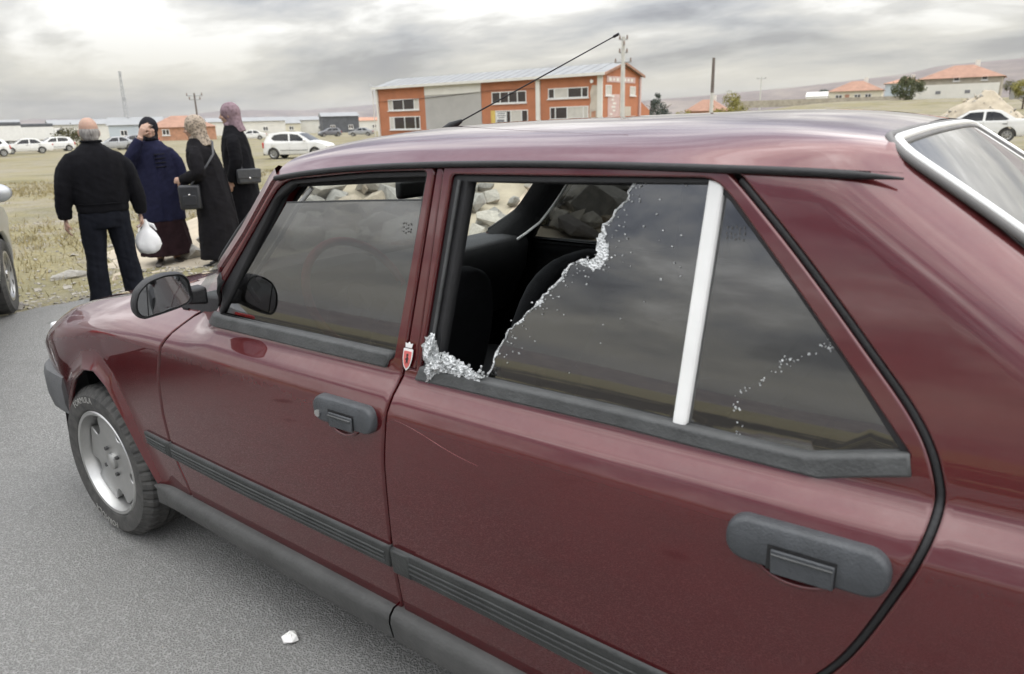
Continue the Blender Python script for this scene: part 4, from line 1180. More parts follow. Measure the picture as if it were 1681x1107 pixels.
def factory():
    X0, X1, Y0, Y1, ZB, ZE, ZR = -82.0, -43.2, 79.7, 89.6, -1.2, 6.52, 7.85; YM = (Y0+Y1)/2
    B = thing('industrial_building', 'two-storey orange rendered building with grey panel bay and pale gabled roof', 'building', (0, 0, 0))
    w = .35
    MB().prism([(Y0, ZB), (Y1, ZB), (Y1, ZE), (YM, ZR), (Y0, ZE)], lambda a, b, h: (h, a, b), X0, X1).build('wall', 'orange_render', B)
    # grey infill bay with a white lintel
    MB().box(((-72.2-61.95)/2, Y0-.03, (ZB+5.12)/2), (10.25, .10, 5.12-ZB)).build('grey_bay', 'concrete_grey', B)
    MB().box(((-72.2-61.95)/2, Y0-.05, 5.78), (10.25, .16, 1.32)).build('white_lintel', 'white_render', B)
    for x, ww, mt in ((-81.85, .35, 'white_render'), (-52.6, .62, 'white_render'), (-43.55, .66, 'white_render')):
        MB().box((x, Y0-.11, (ZB+ZE)/2-.12), (ww, .22, ZE-ZB-.24)).build('pilaster', mt, B)
    MB().box((-43.09, Y1-.25, (ZB+ZE)/2-.1), (.2, .4, ZE-ZB-.2)).build('pilaster', 'sign_pink', B)
    # sheet roof in two slopes with eaves
    for s in (0, 1):
        ye = Y0-.55 if s == 0 else Y1+.55; sl = (ZR-ZE)/(YM-Y0); ze = ZE-.55*sl
        rf = MB(); n = 26
        rf.hexa([(X0-.6, ye, ze+.02), (X1+.35, ye, ze+.02), (X1+.35, YM, ZR+.02), (X0-.6, YM, ZR+.02), (X0-.6, ye, ze+.16), (X1+.35, ye, ze+.16), (X1+.35, YM, ZR+.17), (X0-.6, YM, ZR+.17)])
        r = rf.build('roof', 'roof_sheet', B)
        for k in range(1, n):
            x = X0+(X1-X0)*k/n
            MB().hexa([(x-.04, ye, ze+.161), (x+.04, ye, ze+.161), (x+.04, YM, ZR+.171), (x-.04, YM, ZR+.171), (x-.04, ye, ze+.21), (x+.04, ye, ze+.21), (x+.04, YM, ZR+.22), (x-.04, YM, ZR+.22)]).build('roof_seam', 'roof_sheet', r)
    MB().box(((X0+X1)/2, Y0-.60, ZE-.02), (X1-X0+1.0, .12, .34)).build('gutter', 'white_render', B)
    sl = (ZR-ZE)/(YM-Y0)
    for ya, yb, za, zb in ((Y0-.5, YM, ZE-.5*sl, ZR), (YM, Y1+.5, ZR, ZE-.5*sl)):
        MB().hexa([(X1+.352, ya, za-.10), (X1+.352, yb, zb-.10), (X1+.47, yb, zb-.10), (X1+.47, ya, za-.10), (X1+.352, ya, za+.19), (X1+.352, yb, zb+.19), (X1+.47, yb, zb+.19), (X1+.47, ya, za+.19)]).build('verge_board', 'roof_tile', B)
    C = 'curtain'
    window(B, -79.7, -73.45, 3.25, 4.78, Y0, (.7, 1.6, 1.6, .7), (C, None, None, C))
    window(B, -79.6, -73.4, .52, 2.35, Y0, (.7, 1.6, 1.6, .7), (C, None, None, None))
    window(B, -60.15, -54.5, 3.6, 5.08, Y0, (1, 1, 1, 1))
    window(B, -59.6, -54.27, .98, 2.70, Y0, (2.0, 1.4, .8), (None, C, None))
    window(B, -51.1, -45.22, 3.9, 5.14, Y0, (.7, 1.5, 1.5, .7), (None, C, None, None))
    window(B, -50.85, -45.2, 1.38, 2.90, Y0, (.7, 1.5, 2, .6), (None, None, C, C))
    MB().box((-58.55, Y0-.075, 1.86), (1.75, .02, 1.3)).build('window_poster', 'poster_white', B)
    for k, (ww, z) in enumerate(((1.2, 2.32), (1.4, 2.05), (1.0, 1.80))): MB().box((-58.55, Y0-.09, z), (ww, .008, .12)).build('poster_line', 'poster_dark', B)
    MB().box((-58.7, Y0-.09, 1.40), (1.2, .008, .30)).build('poster_block', 'poster_dark', B)
    MB().box((-60.0, Y0-.03, 1.85), (.7, .05, 1.75)).build('yellow_board', 'poster_yellow', B)
    # stripped render, lamp and damp line on the right bay
    MB().prism([(-45.1, 1.0), (-43.95, .9), (-43.9, 5.2), (-44.7, 5.3), (-45.0, 4.4), (-44.85, 3.5), (-45.05, 2.8)], lambda a, b, h: (a, h, b), Y0-.03, Y0+.02).build('bare_plaster', 'plaster_patch', B)
    MB().prism([(-44.8, 1.1), (-44.2, 1.1), (-44.15, 2.3), (-44.75, 2.2)], lambda a, b, h: (a, h, b), Y0-.05, Y0-.035).build('bare_brick', 'brick_bare', B)
    MB().tube([(-44.6, Y0, 5.75), (-44.6, Y0-.35, 5.7)], [.12, .22], 10).build('wall_lamp', 'window_white', B, smooth=50)
    MB().tube([(-82, Y0-.14, 4.55), (-72, Y0-.14, 4.75), (-60, Y0-.14, 5.30), (-53, Y0-.14, 5.25)], .03, 5).build('wall_cable', 'black_rubber', B)
    # gable
    window(B, 80.3, 81.8, 4.05, 5.25, X1, (1,), (C,), 'y'); window(B, 86.7, 88.2, 4.1, 5.2, X1, (1,), (C,), 'y')
    MB().box((X1+.03, 84.3, 5.94), (.06, 7.5, .70)).build('gable_sign', 'sign_pink', B)
    r = random.Random(2)
    for k in range(7): MB().box((X1+.065, 81.4+k*.95, 5.94), (.01, .35+.3*r.random(), .30+.1*r.random())).build('sign_stroke', 'white_render', B)
    MB().box((X1+.02, 82.4, 1.9), (.04, 3.0, 4.6)).build('graffiti_ground', 'sign_pink', B)
    for k in range(9): MB().box((X1+.05, 81.7+1.6*r.random(), .6+k*.42), (.01, .5+.6*r.random(), .22)).build('graffiti_stroke', 'white_render', B)
    MB().box((X1+.02, 86.2, 1.7), (.04, 1.6, 2.1)).build('render_patch', 'plaster_patch', B)
    # lean-to behind the gable
    MB().prism([(Y1+.01, ZB), (Y1+3.2, ZB), (Y1+3.2, 2.3), (Y1+.01, 3.6)], lambda a, b, h: (h, a, b), X1-5, X1-.15).build('lean_to', 'orange_plain', B)
    MB().tube([(X0-.3, Y0-.2, 6.6), (X0-1.2, Y0-.4, 7.3)], .05, 6).build('eave_bracket', 'steel', B)
    MB().tube([(X0-.65, Y0-.2, ZB), (X0-.65, Y0-.2, 6.2)], .07, 8).build('down_pipe', 'white_render', B)
factory()

def house(label, loc, rz, L, Wd, H, RH, wall, roof, wins=(), door=None, hip=True, chimney=True, cat='house', name='village_house', over=.45, group=None):
    t = thing(name, label, cat, loc, rz, group)
    MB().box((0, 0, H/2-.6), (L, Wd, H+1.2)).build('wall', wall, t)
    o = over; k = Wd/2 if hip else -o
    R = [(-L/2-o, -Wd/2-o, H+.01), (L/2+o, -Wd/2-o, H+.01), (L/2+o, Wd/2+o, H+.01), (-L/2-o, Wd/2+o, H+.01), (-L/2+k, 0, H+RH), (L/2-k, 0, H+RH)]
    rf = MB().add(R, [(3, 2, 1, 0), (0, 1, 5, 4), (2, 3, 4, 5), (1, 2, 5), (3, 0, 4)]).build('roof', roof, t)
    if chimney: MB().box((L*.16, Wd*.1, H+RH*.9), (.7, .6, RH*.9)).build('chimney', 'white_render', rf)
    for (x0, x1, z0, z1) in wins:
        window(t, x0, x1, z0, z1, -Wd/2, (1, 1) if x1-x0 > .9 else (1,))
    if door: MB().box(((door[0]+door[1])/2, -Wd/2-.03, door[2]/2), (door[1]-door[0], .08, door[2])).build('door', 'roof_old', t)
    return t
def T3(x, y, dz=0.): return (x, y, terrain(x, y)+dz)
house('small cream bungalow with red hipped roof on the rise', T3(-32.9, 166.5, -.3), rad(8), 9.6, 7.5, 2.6, 2.0, 'cream_render', 'roof_tile', ((-3.6, -2.3, .9, 2.0), (-.1, 1.1, .9, 2.0), (1.8, 3.0, .9, 2.0)), (-1.8, -1.0, 2.0))
house('tiny white gabled shed left of the cream bungalow', T3(-38.6, 159), rad(10), 3.9, 4, 1.5, .9, 'white_render', 'white_render', (), None, False, False, 'shed', 'garden_shed', .08)
house('pale blue two-storey house with faded red roof behind the round tree', T3(-28.0, 192), rad(8), 8, 8, 4.2, 1.4, 'blue_render', 'roof_old', ((-1.2, 0, 1.5, 2.7),), None)
house('long white house with broad red tiled roof behind the dirt mound', T3(-12.9, 151, -.3), rad(2), 11.8, 9, 3.5, 2.2, 'stone_wall', 'roof_tile', ((-1.0, -.1, 3.0, 3.7), (3.0, 3.9, 3.0, 3.7)), None)
wv = MB().box((0, 0, 0), (12.6, .35, 3.0)).build('garden_wall', 'white_render'); wv.location = T3(-13.2, 143.6, .75); wv.rotation_euler = (0, 0, rad(2))
tag(wv, 'white boundary wall in front of the long red-roofed house', 'wall')
for dx in (-2.2, 2.0): MB().box((dx, -.19, .25), (.75, .05, .5)).build('wall_vent', 'poster_dark', wv)
house('low brick house with red roof right of the orange building', T3(-69.0, 178, -.8), rad(14), 9.5, 7, 2.6, 2.7, 'brick_bare', 'roof_tile', ((-2, -1, .9, 2.0), (1.5, 2.5, .9, 2.0)), None)
house('white flat shed between the dark conifer and the brick house', T3(-75.5, 172, -.6), rad(14), 7, 5, 2.0, .5, 'white_render', 'roof_sheet', (), None, False, False, 'shed', 'storage_shed', .1)
wb = MB().box((0, 0, 0), (34, .4, 1.3)).build('stone_boundary_wall', 'stone_wall'); wb.location = T3(-34, 150, .2); wb.rotation_euler = (0, 0, rad(9)); tag(wb, 'low stone boundary wall below the cream bungalow', 'wall')
wb2 = MB().box((0, 0, 0), (16, .4, 2.2)).build('grey_boundary_wall', 'concrete_grey'); wb2.location = T3(3.5, 128, .6); tag(wb2, 'grey concrete boundary wall at the right edge behind the mound', 'wall')

# ------------------------------------------------------------------ distant yard on the left
def polar(azp, D): # azimuth in degrees clockwise from +Y as seen from the car
    a = rad(azp); return (CAM.x+D*math.sin(a), CAM.y+D*math.cos(a))
yard = [  # az, D, L, W, H, RH, wall, roof, hip, label
    (-71.6, 150, 13, 8, 3.2, .9, 'white_render', 'roof_sheet', False, 'long white shed at the far left horizon'),
    (-69.2, 170, 8, 6, 2.5, 1.2, 'cream_render', 'roof_sheet', False, 'cream shed with grey roof left of the man'),
    (-64.9, 175, 16, 8, 3.2, 1.0, 'white_render', 'roof_sheet', False, 'white depot hall beyond the man in black'),
    (-62.4, 160, 9, 7, 2.8, 1.4, 'blue_render', 'roof_sheet', False, 'pale blue shed between the man and the women'),
    (-59.6, 150, 11, 8, 2.2, 2.0, 'brick_bare', 'roof_tile', True, 'orange-roofed house behind the women in headscarves'),
    (-55.4, 200, 18, 8, 3.2, 1.0, 'white_render', 'roof_sheet', False, 'white hall right of the tallest woman'),
    (-53.2, 210, 10, 7, 2.6, 1.4, 'cream_render', 'roof_sheet', False, 'cream house with grey roof above the white hatchback'),
    (-51.2, 215, 16, 8, 3.4, 1.0, 'white_render', 'roof_sheet', False, 'pale depot hall above the hatchback bonnet'),
    (-48.9, 200, 9, 7, 4.0, 1.0, 'tarpaulin', 'roof_sheet', False, 'dark two-level shed left of the orange building'),
    (-47.3, 230, 14, 8, 3.0, 1.0, 'white_render', 'roof_old', False, 'low white row house beside the orange building'),
]
for az, D, L, W_, H_, RH, wl, rf, hip, lb in yard:
    x, y = polar(az, D); house(lb, T3(x, y), rad(-az+0)+rad(RNG.uniform(-12, 12)), L, W_, H_, RH, wl, rf, ((-L*.3, -L*.3+1.2, .9, 1.9), (L*.2, L*.2+1.2, .9, 1.9)), None, hip, False, 'house' if 'house' in lb else 'shed', 'roadside_house' if 'house' in lb else 'roadside_shed', .3)

# ------------------------------------------------------------------ other cars
def wheel_far(par, x, y, r, sd):
    m = MB(); lathe_y(m, [(r*.62, sd*.07), (r*.72, sd*.095), (r*.92, sd*.095), (r, sd*.07), (r, -sd*.09), (r*.9, -sd*.10), (r*.6, -sd*.09)], x, y, r, 32, True); w = m.build('wheel', 'tyre', par, smooth=40)
    m = MB(); lathe_y(m, [(.001, sd*.085), (r*.14, sd*.085), (r*.16, sd*.075), (r*.52, sd*.065), (r*.60, sd*.09), (r*.66, sd*.09), (r*.66, sd*.05), (.001, sd*.03)], x, y, r, 32, False); h = m.build('hubcap', 'alloy', w, smooth=30)
    for k in range(7):
        a = 2*PI*k/7; m = MB(); c, s = math.cos(a), math.sin(a); c2, s2 = math.cos(a+.30), math.sin(a+.30)
        m.add([(x+r*q*cc, y+sd*.0905, r+r*q*ss) for q, cc, ss in ((.26, c, s), (.50, c, s), (.50, c2, s2), (.26, c2, s2))], [(0, 1, 2, 3)]); m.build('rim_slot', 'black_rubber', h)
def small_car(name, label, paint, kind, loc, rz, group=None):
    t = thing(name, label, 'car', loc, rz, group)
    if kind == 'sedan':
        xf, xr, hw0, wr = .86, 3.42, .85, .305
        top = [(.03, .45), (.05, .66), (.20, .75), (.7, .86), (1.12, .935), (1.82, 1.365), (2.2, 1.42), (2.75, 1.425), (3.15, 1.37), (3.72, 1.01), (4.25, .985), (4.40, .90), (4.43, .62), (4.40, .35)]
        sect = {'front_end': (0, 2), 'bonnet': (2, 4), 'windscreen': (4, 5), 'roof': (5, 8), 'rear_window': (8, 9), 'boot_lid': (9, 11), 'tail_panel': (11, 13)}
        w1 = [(1.32, .93), (1.88, 1.31), (2.42, 1.345), (2.40, .945)]; w2 = [(2.50, .945), (2.52, 1.345), (2.80, 1.345), (3.05, 1.28), (3.42, 1.00), (3.30, .955)]
        end = 4.43
    else:
        xf, xr, hw0, wr = .78, 3.34, .86, .31
        top = [(.03, .45), (.05, .70), (.22, .82), (.65, .94), (1.02, 1.02), (1.72, 1.44), (2.1, 1.515), (2.9, 1.53), (3.55, 1.46), (3.86, 1.06), (3.95, .80), (4.02, .58), (3.98, .33)]
        sect = {'front_end': (0, 2), 'bonnet': (2, 4), 'windscreen': (4, 5), 'roof': (5, 8), 'rear_window': (8, 9), 'tail_panel': (9, 12)}
        w1 = [(1.28, 1.0), (1.78, 1.37), (2.28, 1.43), (2.26, 1.02)]; w2 = [(2.36, 1.02), (2.38, 1.43), (2.85, 1.435), (3.25, 1.38), (3.42, 1.17), (3.25, 1.05)]
        end = 4.02
    zb = .95 if kind == 'sedan' else 1.02
    def sf(x, z):
        x = np.asarray(x, float); z = np.asarray(z, float)
        s = hw0-.10*np.clip(.30-z, 0, 1)-.06*np.clip((.5-z)/.3, 0, 1)**2-.28*np.clip(z-zb+.06, 0, 1)-.06*np.clip(z-zb+.1, 0, .1)
        s = s-.55*np.clip(.55-x, 0, 1)**2-.40*np.clip(x-(end-.6), 0, 1)**2
        s = s+.015*np.exp(-((z-.72)/.05)**2)
        return s
    aw = lambda c: [(c+(wr+.055)*math.cos(a), wr+(wr+.055)*math.sin(a)) for a in np.linspace(PI+.15, -.15, 13)]
    out = [(.10, .24)]+top+[(end-.1, .25)]+aw(xr)[::-1]+aw(xf)[::-1]
    for sd in (-1, 1):
        b = panel('body_side', out, [round_poly(w1, .03, 2), round_poly(w2, .03, 2)], sd=sd, off=0, mat=paint, parent=t, surf=sf, inset=0, rnd=.006, flange=.03, grid=.12)
        for wn in (w1, w2): panel('side_window', wn, sd=sd, off=.02, mat='car_glass_far', parent=b, surf=sf, inset=-.01, rnd=0, flange=0, grid=.2)
        for hx in (w1[-1][0]-.16, w2[-1][0]-.02): MB().box((hx, sd*(float(sf(hx, .80))+.012), .80), (.17, .025, .03)).build('door_handle', paint if kind == 'hatch' else 'black_rubber', b)
        for sx in (w1[0][0]-.06, w1[-1][0]+.05, w2[-2][0]-.05):
            MB().tube([(sx, sd*(float(sf(sx, z))+.0005), z) for z in np.linspace(.30, zb-.02, 8)], .004, 4).build('door_seam', 'black_rubber', b)
        MB().ell((w1[0][0]+.05, sd*(hw0+.10), zb+.04), (.07, .10, .07)).build('door_mirror', paint, b, smooth=60)
        for c in (xf, xr):
            wheel_far(t, c, sd*(hw0-.10), wr, sd)
            rows = [[(c+(wr+.05)*math.cos(a), sd*y, wr+(wr+.05)*math.sin(a)) for a in np.linspace(-.2, PI+.2, 11)] for y in (hw0-.30, hw0-.03)]
            MB().grid(rows).build('wheel_housing', 'black_rubber', t)
        rbox('headlight', (.13, sd*.60, .68), (.16, .30, .13), 'lamp_clear', t, bevel=.03)
        rbox('tail_light', (end-.05, sd*.66, .80), (.10, .26, .16 if kind == 'sedan' else .32), 'lamp_red', t, bevel=.03)
        MB().tube([(x, sd*(float(sf(x, .50))+.008), .50) for x in np.linspace(xf+.45, xr-.45, 8)], .016, 6).build('side_strip', 'trim_plastic' if kind == 'hatch' else paint, b)
    for nm, (a, b_) in sect.items():
        rows = []
        for (x, z) in top[a:b_+1]:
            w_ = float(sf(x, z))-.003; rows.append([(x, v*w_, z+.022*(1-v*v)-.001) for v in np.linspace(-1, 1, 9)])
        MB().grid(rows).build(nm, 'car_glass_far' if nm in ('windscreen', 'rear_window') else paint, t, smooth=40)
    MB().box((2.1, 0, .55), (2.7, 1.5, .6)).build('cabin_floor', 'interior_black', t)
    MB().box((2.1, 0, .27), (3.9, 1.35, .08)).build('underbody', 'interior_black', t)
    for xx in (1.9, 2.75):
        for yy in (-.36, .36): rbox('seat', (xx, yy, 1.0), (.14, .44, .56), 'seat_fabric', t, bevel=.05)
    return t
def car_at(name, label, paint, kind, x, y, rz, ax=0., ay=0., group=None, z=None):
    """place so that the local point (ax, ay) stands at x, y"""
    c, s = math.cos(rz), math.sin(rz)
    ox, oy = x-(ax*c-ay*s), y-(ax*s+ay*c)
    return small_car(name, label, paint, kind, (ox, oy, terrain(x, y) if z is None else z), rz, group)
# heading of the local -x axis
car_at('white_saloon', 'white saloon car parked beside the dirt mound at the right edge', 'white_car', 'sedan', .42, 39.3, rad(7), 3.42, -.75, z=-.10)
car_at('white_hatchback', 'white hatchback car parked on the dry field behind the red roof', 'white_car', 'hatch', -35.4, 26.0, math.atan2(.50, .86)+PI, 3.34, .75)
car_at('silver_car', 'silver car cut off by the left edge, only its front wheel and mirror showing', 'silver_car', 'sedan', -4.22, .38, math.atan2(-.46, .888), .86, .80, z=.0)
far = [(-71.2, 82, 'white_car', 'hatch', 'white hatchback parked in the yard at the far left edge', 20), (-69.0, 88, 'white_car', 'sedan', 'white saloon parked in the yard near the left edge', 5),
       (-67.4, 96, 'white_car', 'hatch', 'white hatchback partly hidden left of the man', 12), (-63.9, 92, 'silver_car', 'sedan', 'silver saloon parked right of the man in black', 8), (-62.8, 96, 'grey_car', 'hatch', 'dark grey hatchback parked between the man and the women', 14),
       (-62.2, 104, 'white_car', 'hatch', 'small white hatchback parked just left of the woman in navy', -6), (-55.2, 120, 'white_car', 'sedan', 'white saloon far behind the tallest woman', 4), (-49.6, 140, 'grey_car', 'hatch', 'dark car parked far behind the hatchback', 15), (-47.4, 135, 'silver_car', 'sedan', 'silver saloon parked left of the orange building', -8)]
for az, D, pt, kd, lb, dr_ in far:
    x, y = polar(az, D); car_at('parked_car', lb, pt, kd, x, y, rad(-az)+rad(dr_), 2.1, 0, 'cars parked in the distant yard')
def lorry(label, az, D, dr_):
    x, y = polar(az, D); t = thing('box_lorry', label, 'lorry', T3(x, y), rad(-az+dr_))
    MB().box((1.2, 0, 1.75), (5.2, 2.2, 2.0)).build('cargo_box', 'white_car', t, bevel=.05); MB().box((1.2, 0, 2.85), (5.3, 2.25, .5)).build('tarpaulin', 'tarpaulin', t, bevel=.08)
    MB().prism([(-3.2, .5), (-1.45, .5), (-1.45, 2.3), (-2.5, 2.3), (-3.1, 1.5)], lambda a, b, h: (a, h, b), -1.0, 1.0).build('cab', 'white_car', t, bevel=.06)
    MB().prism([(-2.9, 1.5), (-1.8, 1.5), (-1.8, 2.1), (-2.5, 2.1)], lambda a, b, h: (a, h, b), -1.01, 1.01).build('cab_window', 'car_glass_far', t)
    MB().box((.4, 0, .62), (6.4, .9, .18)).build('chassis', 'black_rubber', t)
    for wx in (-2.4, 2.4):
        for sd in (-1, 1): wheel_far(t, wx, sd*.95, .42, sd)
lorry('white box lorry with dark tarpaulin top at the far left', -70.9, 118, 6); lorry('white lorry with dark top in the yard left of the man', -67.9, 135, 186)

# ------------------------------------------------------------------ poles and masts
def pole(name, label, loc, h, r, mat, arms=(), upper=None):
    t = thing(name, label, 'pole', loc)
    if upper: MB().tube([(0, 0, -.5), (0, 0, h*.55)], [r, r*.9], 8).build('lower_post', mat, t, smooth=50); MB().tube([(0, 0, h*.55), (0, 0, h)], [r*.9, r*.75], 8).build('upper_post', upper, t, smooth=50)
    else: MB().tube([(0, 0, -.5), (0, 0, h)], [r, r*.62], 8).build('post', mat, t, smooth=50)
    for (z, L, a) in arms:
        d = Vector((math.cos(a), math.sin(a), 0))
        ar = MB().tube([d*-L+Vector((0, 0, z)), d*L+Vector((0, 0, z))], .07, 6).build('cross_arm', 'steel', t)
        for s in (-1, 1): MB().tube([d*L*s*.92+Vector((0, 0, z)), d*L*s*.92+Vector((0, 0, z+.34))], [.10, .06], 8).build('insulator', 'insulator', ar, smooth=50)
    return t
pole('power_pole', 'pale concrete power pole with stacked insulator arms before the gable', T3(-30.2, 60.1), 8.9-.2, .26, 'pole_concrete', ((8.5, .35, .6), (8.0, .45, 2.2), (7.4, .35, .6), (6.6, .75, .2)))
pole('timber_pole', 'slim two-tone utility pole standing beside the yellow bush', T3(-24.9, 68.0), 6.9, .19, 'pole_concrete', (), 'pole_wood')
pole('timber_pole', 'faint timber pole on the skyline above the women', T3(-91.3, 55.6), 6.4, .16, 'pole_wood', ((6.1, 1.0, .9), (5.6, .7, .9)))
pole('timber_pole', 'thin pale pole far off on the slope right of the bush', T3(*polar(-18.1, 230)), 9.5, .22, 'pole_concrete', ((9.0, 1.2, .3),))
def mast():
    x, y = -139.9, 71.1; t = thing('lattice_mast', 'tall thin lattice mast on the skyline above the man', 'mast', T3(x, y)); H = 12.2
    for k in range(3):
        a = 2*PI*k/3; MB().tube([(.55*math.cos(a), .55*math.sin(a), -.3), (.16*math.cos(a), .16*math.sin(a), H)], .075, 5).build('mast_leg', 'steel', t)
    for j in range(11):
        z0 = H*j/11; z1 = H*(j+1)/11
        for k in range(3):
            a = 2*PI*k/3; b = 2*PI*(k+1)/3; f0 = .55-.39*z0/H; f1 = .55-.39*z1/H
            MB().tube([(f0*math.cos(a), f0*math.sin(a), z0), (f1*math.cos(b), f1*math.sin(b), z1)], .035, 4).build('mast_brace', 'steel', t)
    MB().box((0, 0, H*.62), (.5, .5, .5)).build('mast_box', 'steel', t); MB().box((0, 0, H-.2), (.35, .35, .7)).build('antenna_head', 'steel', t)
mast()

# ------------------------------------------------------------------ trees and bushes
def leafmat(name, a, b):
    t = NT(name); n = t.noise(1.3, 4, .6)
    oi = t.n('ShaderNodeNewGeometry'); r = oi.outputs['Random Per Island']
    f = t.mth('ADD', t.mth('MULTIPLY', n, .6), t.mth('MULTIPLY', r, .4))
    t.princ(t.ramp(f, [(.3, a), (.7, b)]), .75, None, Specular_IOR_Level=.2); M[name] = t.m
leafmat('leaf_dark', (.045, .06, .05), (.12, .14, .115)); leafmat('leaf_green', (.045, .055, .025), (.12, .13, .06)); leafmat('leaf_yellow', (.13, .12, .030), (.30, .27, .075)); leafmat('leaf_olive', (.07, .07, .035), (.16, .15, .08))
def tree(name, label, loc, h, w, mat, kind, seed, n=2600, cat='tree', ls=.16):
    r = random.Random(seed); t = thing(name, label, cat, loc)
    tr = MB(); tr.tube([(0, 0, -.3), (.03*h*.1, 0, h*.3), (.04, .02, h*.75)], [h*.035, h*.026, h*.01], 8)
    limbs = []
    for k in range(9):
        a = r.uniform(0, 2*PI); z0 = h*r.uniform(.15, .55); L = w*.5*r.uniform(.5, .85)
        p = [Vector((0, 0, z0)), Vector((math.cos(a)*L*.5, math.sin(a)*L*.5, z0+L*.35)), Vector((math.cos(a)*L, math.sin(a)*L, z0+L*.6))]; tr.tube(p, [h*.013, h*.008, h*.004], 5)
    tr.build('trunk', 'bark', t, smooth=60)
    cl = []
    for _ in range(46):
        if kind == 'cone':
            f = r.random()**1.3; z = h*(.06+.92*f); R = w*.5*(1-f)**.8*r.uniform(.55, 1.0); a = r.uniform(0, 2*PI); cl.append((Vector((R*math.cos(a), R*math.sin(a), z)), w*.5*(.30-.16*f)))
        else:
            u = r.uniform(-1, 1); a = r.uniform(0, 2*PI); q = math.sqrt(1-u*u); s = r.uniform(.55, 1.0)
            base = .06 if kind == 'bush' else .28
            z = h*(base+(1-base)*(.5+.5*u*s)); cl.append((Vector((w*.5*q*s*math.cos(a), w*.5*q*s*math.sin(a), z)), w*r.uniform(.10, .19)))
    mb = MB(); V = mb.v; F = mb.f
    for _ in range(n):
        c, rr = r.choice(cl); d = Vector((r.gauss(0, 1), r.gauss(0, 1), r.gauss(0, .8))).normalized()*rr*r.random()**.4; p = c+d; s = ls*r.uniform(.5, 1.2)
        u = Vector((r.gauss(0, 1), r.gauss(0, 1), r.gauss(0, 1))).normalized(); v = u.orthogonal().normalized(); b = len(V)
        V.extend([tuple(p-u*s), tuple(p+v*s*.5), tuple(p+u*s), tuple(p-v*s*.5)]); F.append((b, b+1, b+2, b+3))
    me = mb.me('crown', None, False); link('crown', me, mat, t); return t
tree('conifer_tree', 'dark grey-green conifer right of the orange building', T3(-44.4, 97.7, -.3), 5.3, 5.4, 'leaf_dark', 'cone', 1, 3600, ls=.14)
tree('conifer_tree', 'small dark conifer peeping out beside the orange gable', T3(-50.5, 104, -.3), 4.6, 3.0, 'leaf_dark', 'cone', 2, 1800, ls=.14)
tree('yellow_bush', 'big yellow-green bush right of the slim utility pole', T3(-25.0, 73.6, -.2), 3.7, 3.7, 'leaf_yellow', 'bush', 3, 3600, 'bush', .10)
tree('yellow_bush', 'low yellow-green bush left of the slim utility pole', T3(-29.4, 72.0, -.2), 2.7, 2.6, 'leaf_yellow', 'bush', 4, 2200, 'bush', .10)
tree('round_tree', 'round olive-green tree between the cream bungalow and the long house', T3(-19.0, 136.5, -.2), 3.8, 4.4, 'leaf_green', 'bush', 5, 3400, ls=.16)
tree('round_tree', 'small dark tree at the left end of the cream bungalow', T3(-39.5, 167.8), 2.9, 3.2, 'leaf_dark', 'round', 6, 1800, ls=.16)
tree('olive_tree', 'yellowish tree cut off by the right edge of the view', T3(-1.6, 100, .2), 3.0, 2.7, 'leaf_yellow', 'round', 7, 2200, ls=.10)
tree('low_shrub', 'low dull shrub on the wall right of the long house', T3(-4.4, 126, 1.0), 1.5, 2.0, 'leaf_olive', 'bush', 8, 900, 'shrub', .10)
tree('low_shrub', 'dark leafy shrub on the field left of the cream shed', T3(*polar(-66.5, 110)), 2.2, 4.0, 'leaf_olive', 'bush', 9, 1200, 'shrub', .14)

# ------------------------------------------------------------------ rubble, mound, verge
def hull_rock(seed, sx=1, sy=1, sz=.7, n=15):
    r = random.Random(seed); bm = bmesh.new()
    for _ in range(n):
        v = Vector((r.gauss(0, 1), r.gauss(0, 1), r.gauss(0, 1))).normalized()*r.uniform(.75, 1.0); bm.verts.new((v.x*sx, v.y*sy, v.z*sz))
    res = bmesh.ops.convex_hull(bm, input=bm.verts)
    bmesh.ops.delete(bm, geom=[g for g in res['geom_interior'] if isinstance(g, bmesh.types.BMVert)], context='VERTS')
    me = bpy.data.meshes.new('stone'); bm.to_mesh(me); bm.free(); return me
ROCK = {}
for mi, mt in enumerate(('stone_pale', 'stone_grey', 'stone_tan', 'stone_dark')):
    ROCK[mt] = []
    for k in range(5):
        me = hull_rock(40+mi*10+k, 1, [.9, .75, 1, .6, .8][k], [.6, .75, .5, .55, .8][k], [15, 13, 18, 12, 16][k]); me.materials.append(M[mt]); ROCK[mt].append(me)
def pile_h(x, y):
    """height of the rubble bank beyond the red car"""
    u = (x+4.5)*.80+(y-7.6)*.60; v = -(x+4.5)*.60+(y-7.6)*.80       # u along the bank, v across
    return max(0, 1-(abs(u)/5.6)**3)*math.exp(-(v/2.3)**2)*(.86+.16*vnoise(x*1.9, y*1.9, 2))
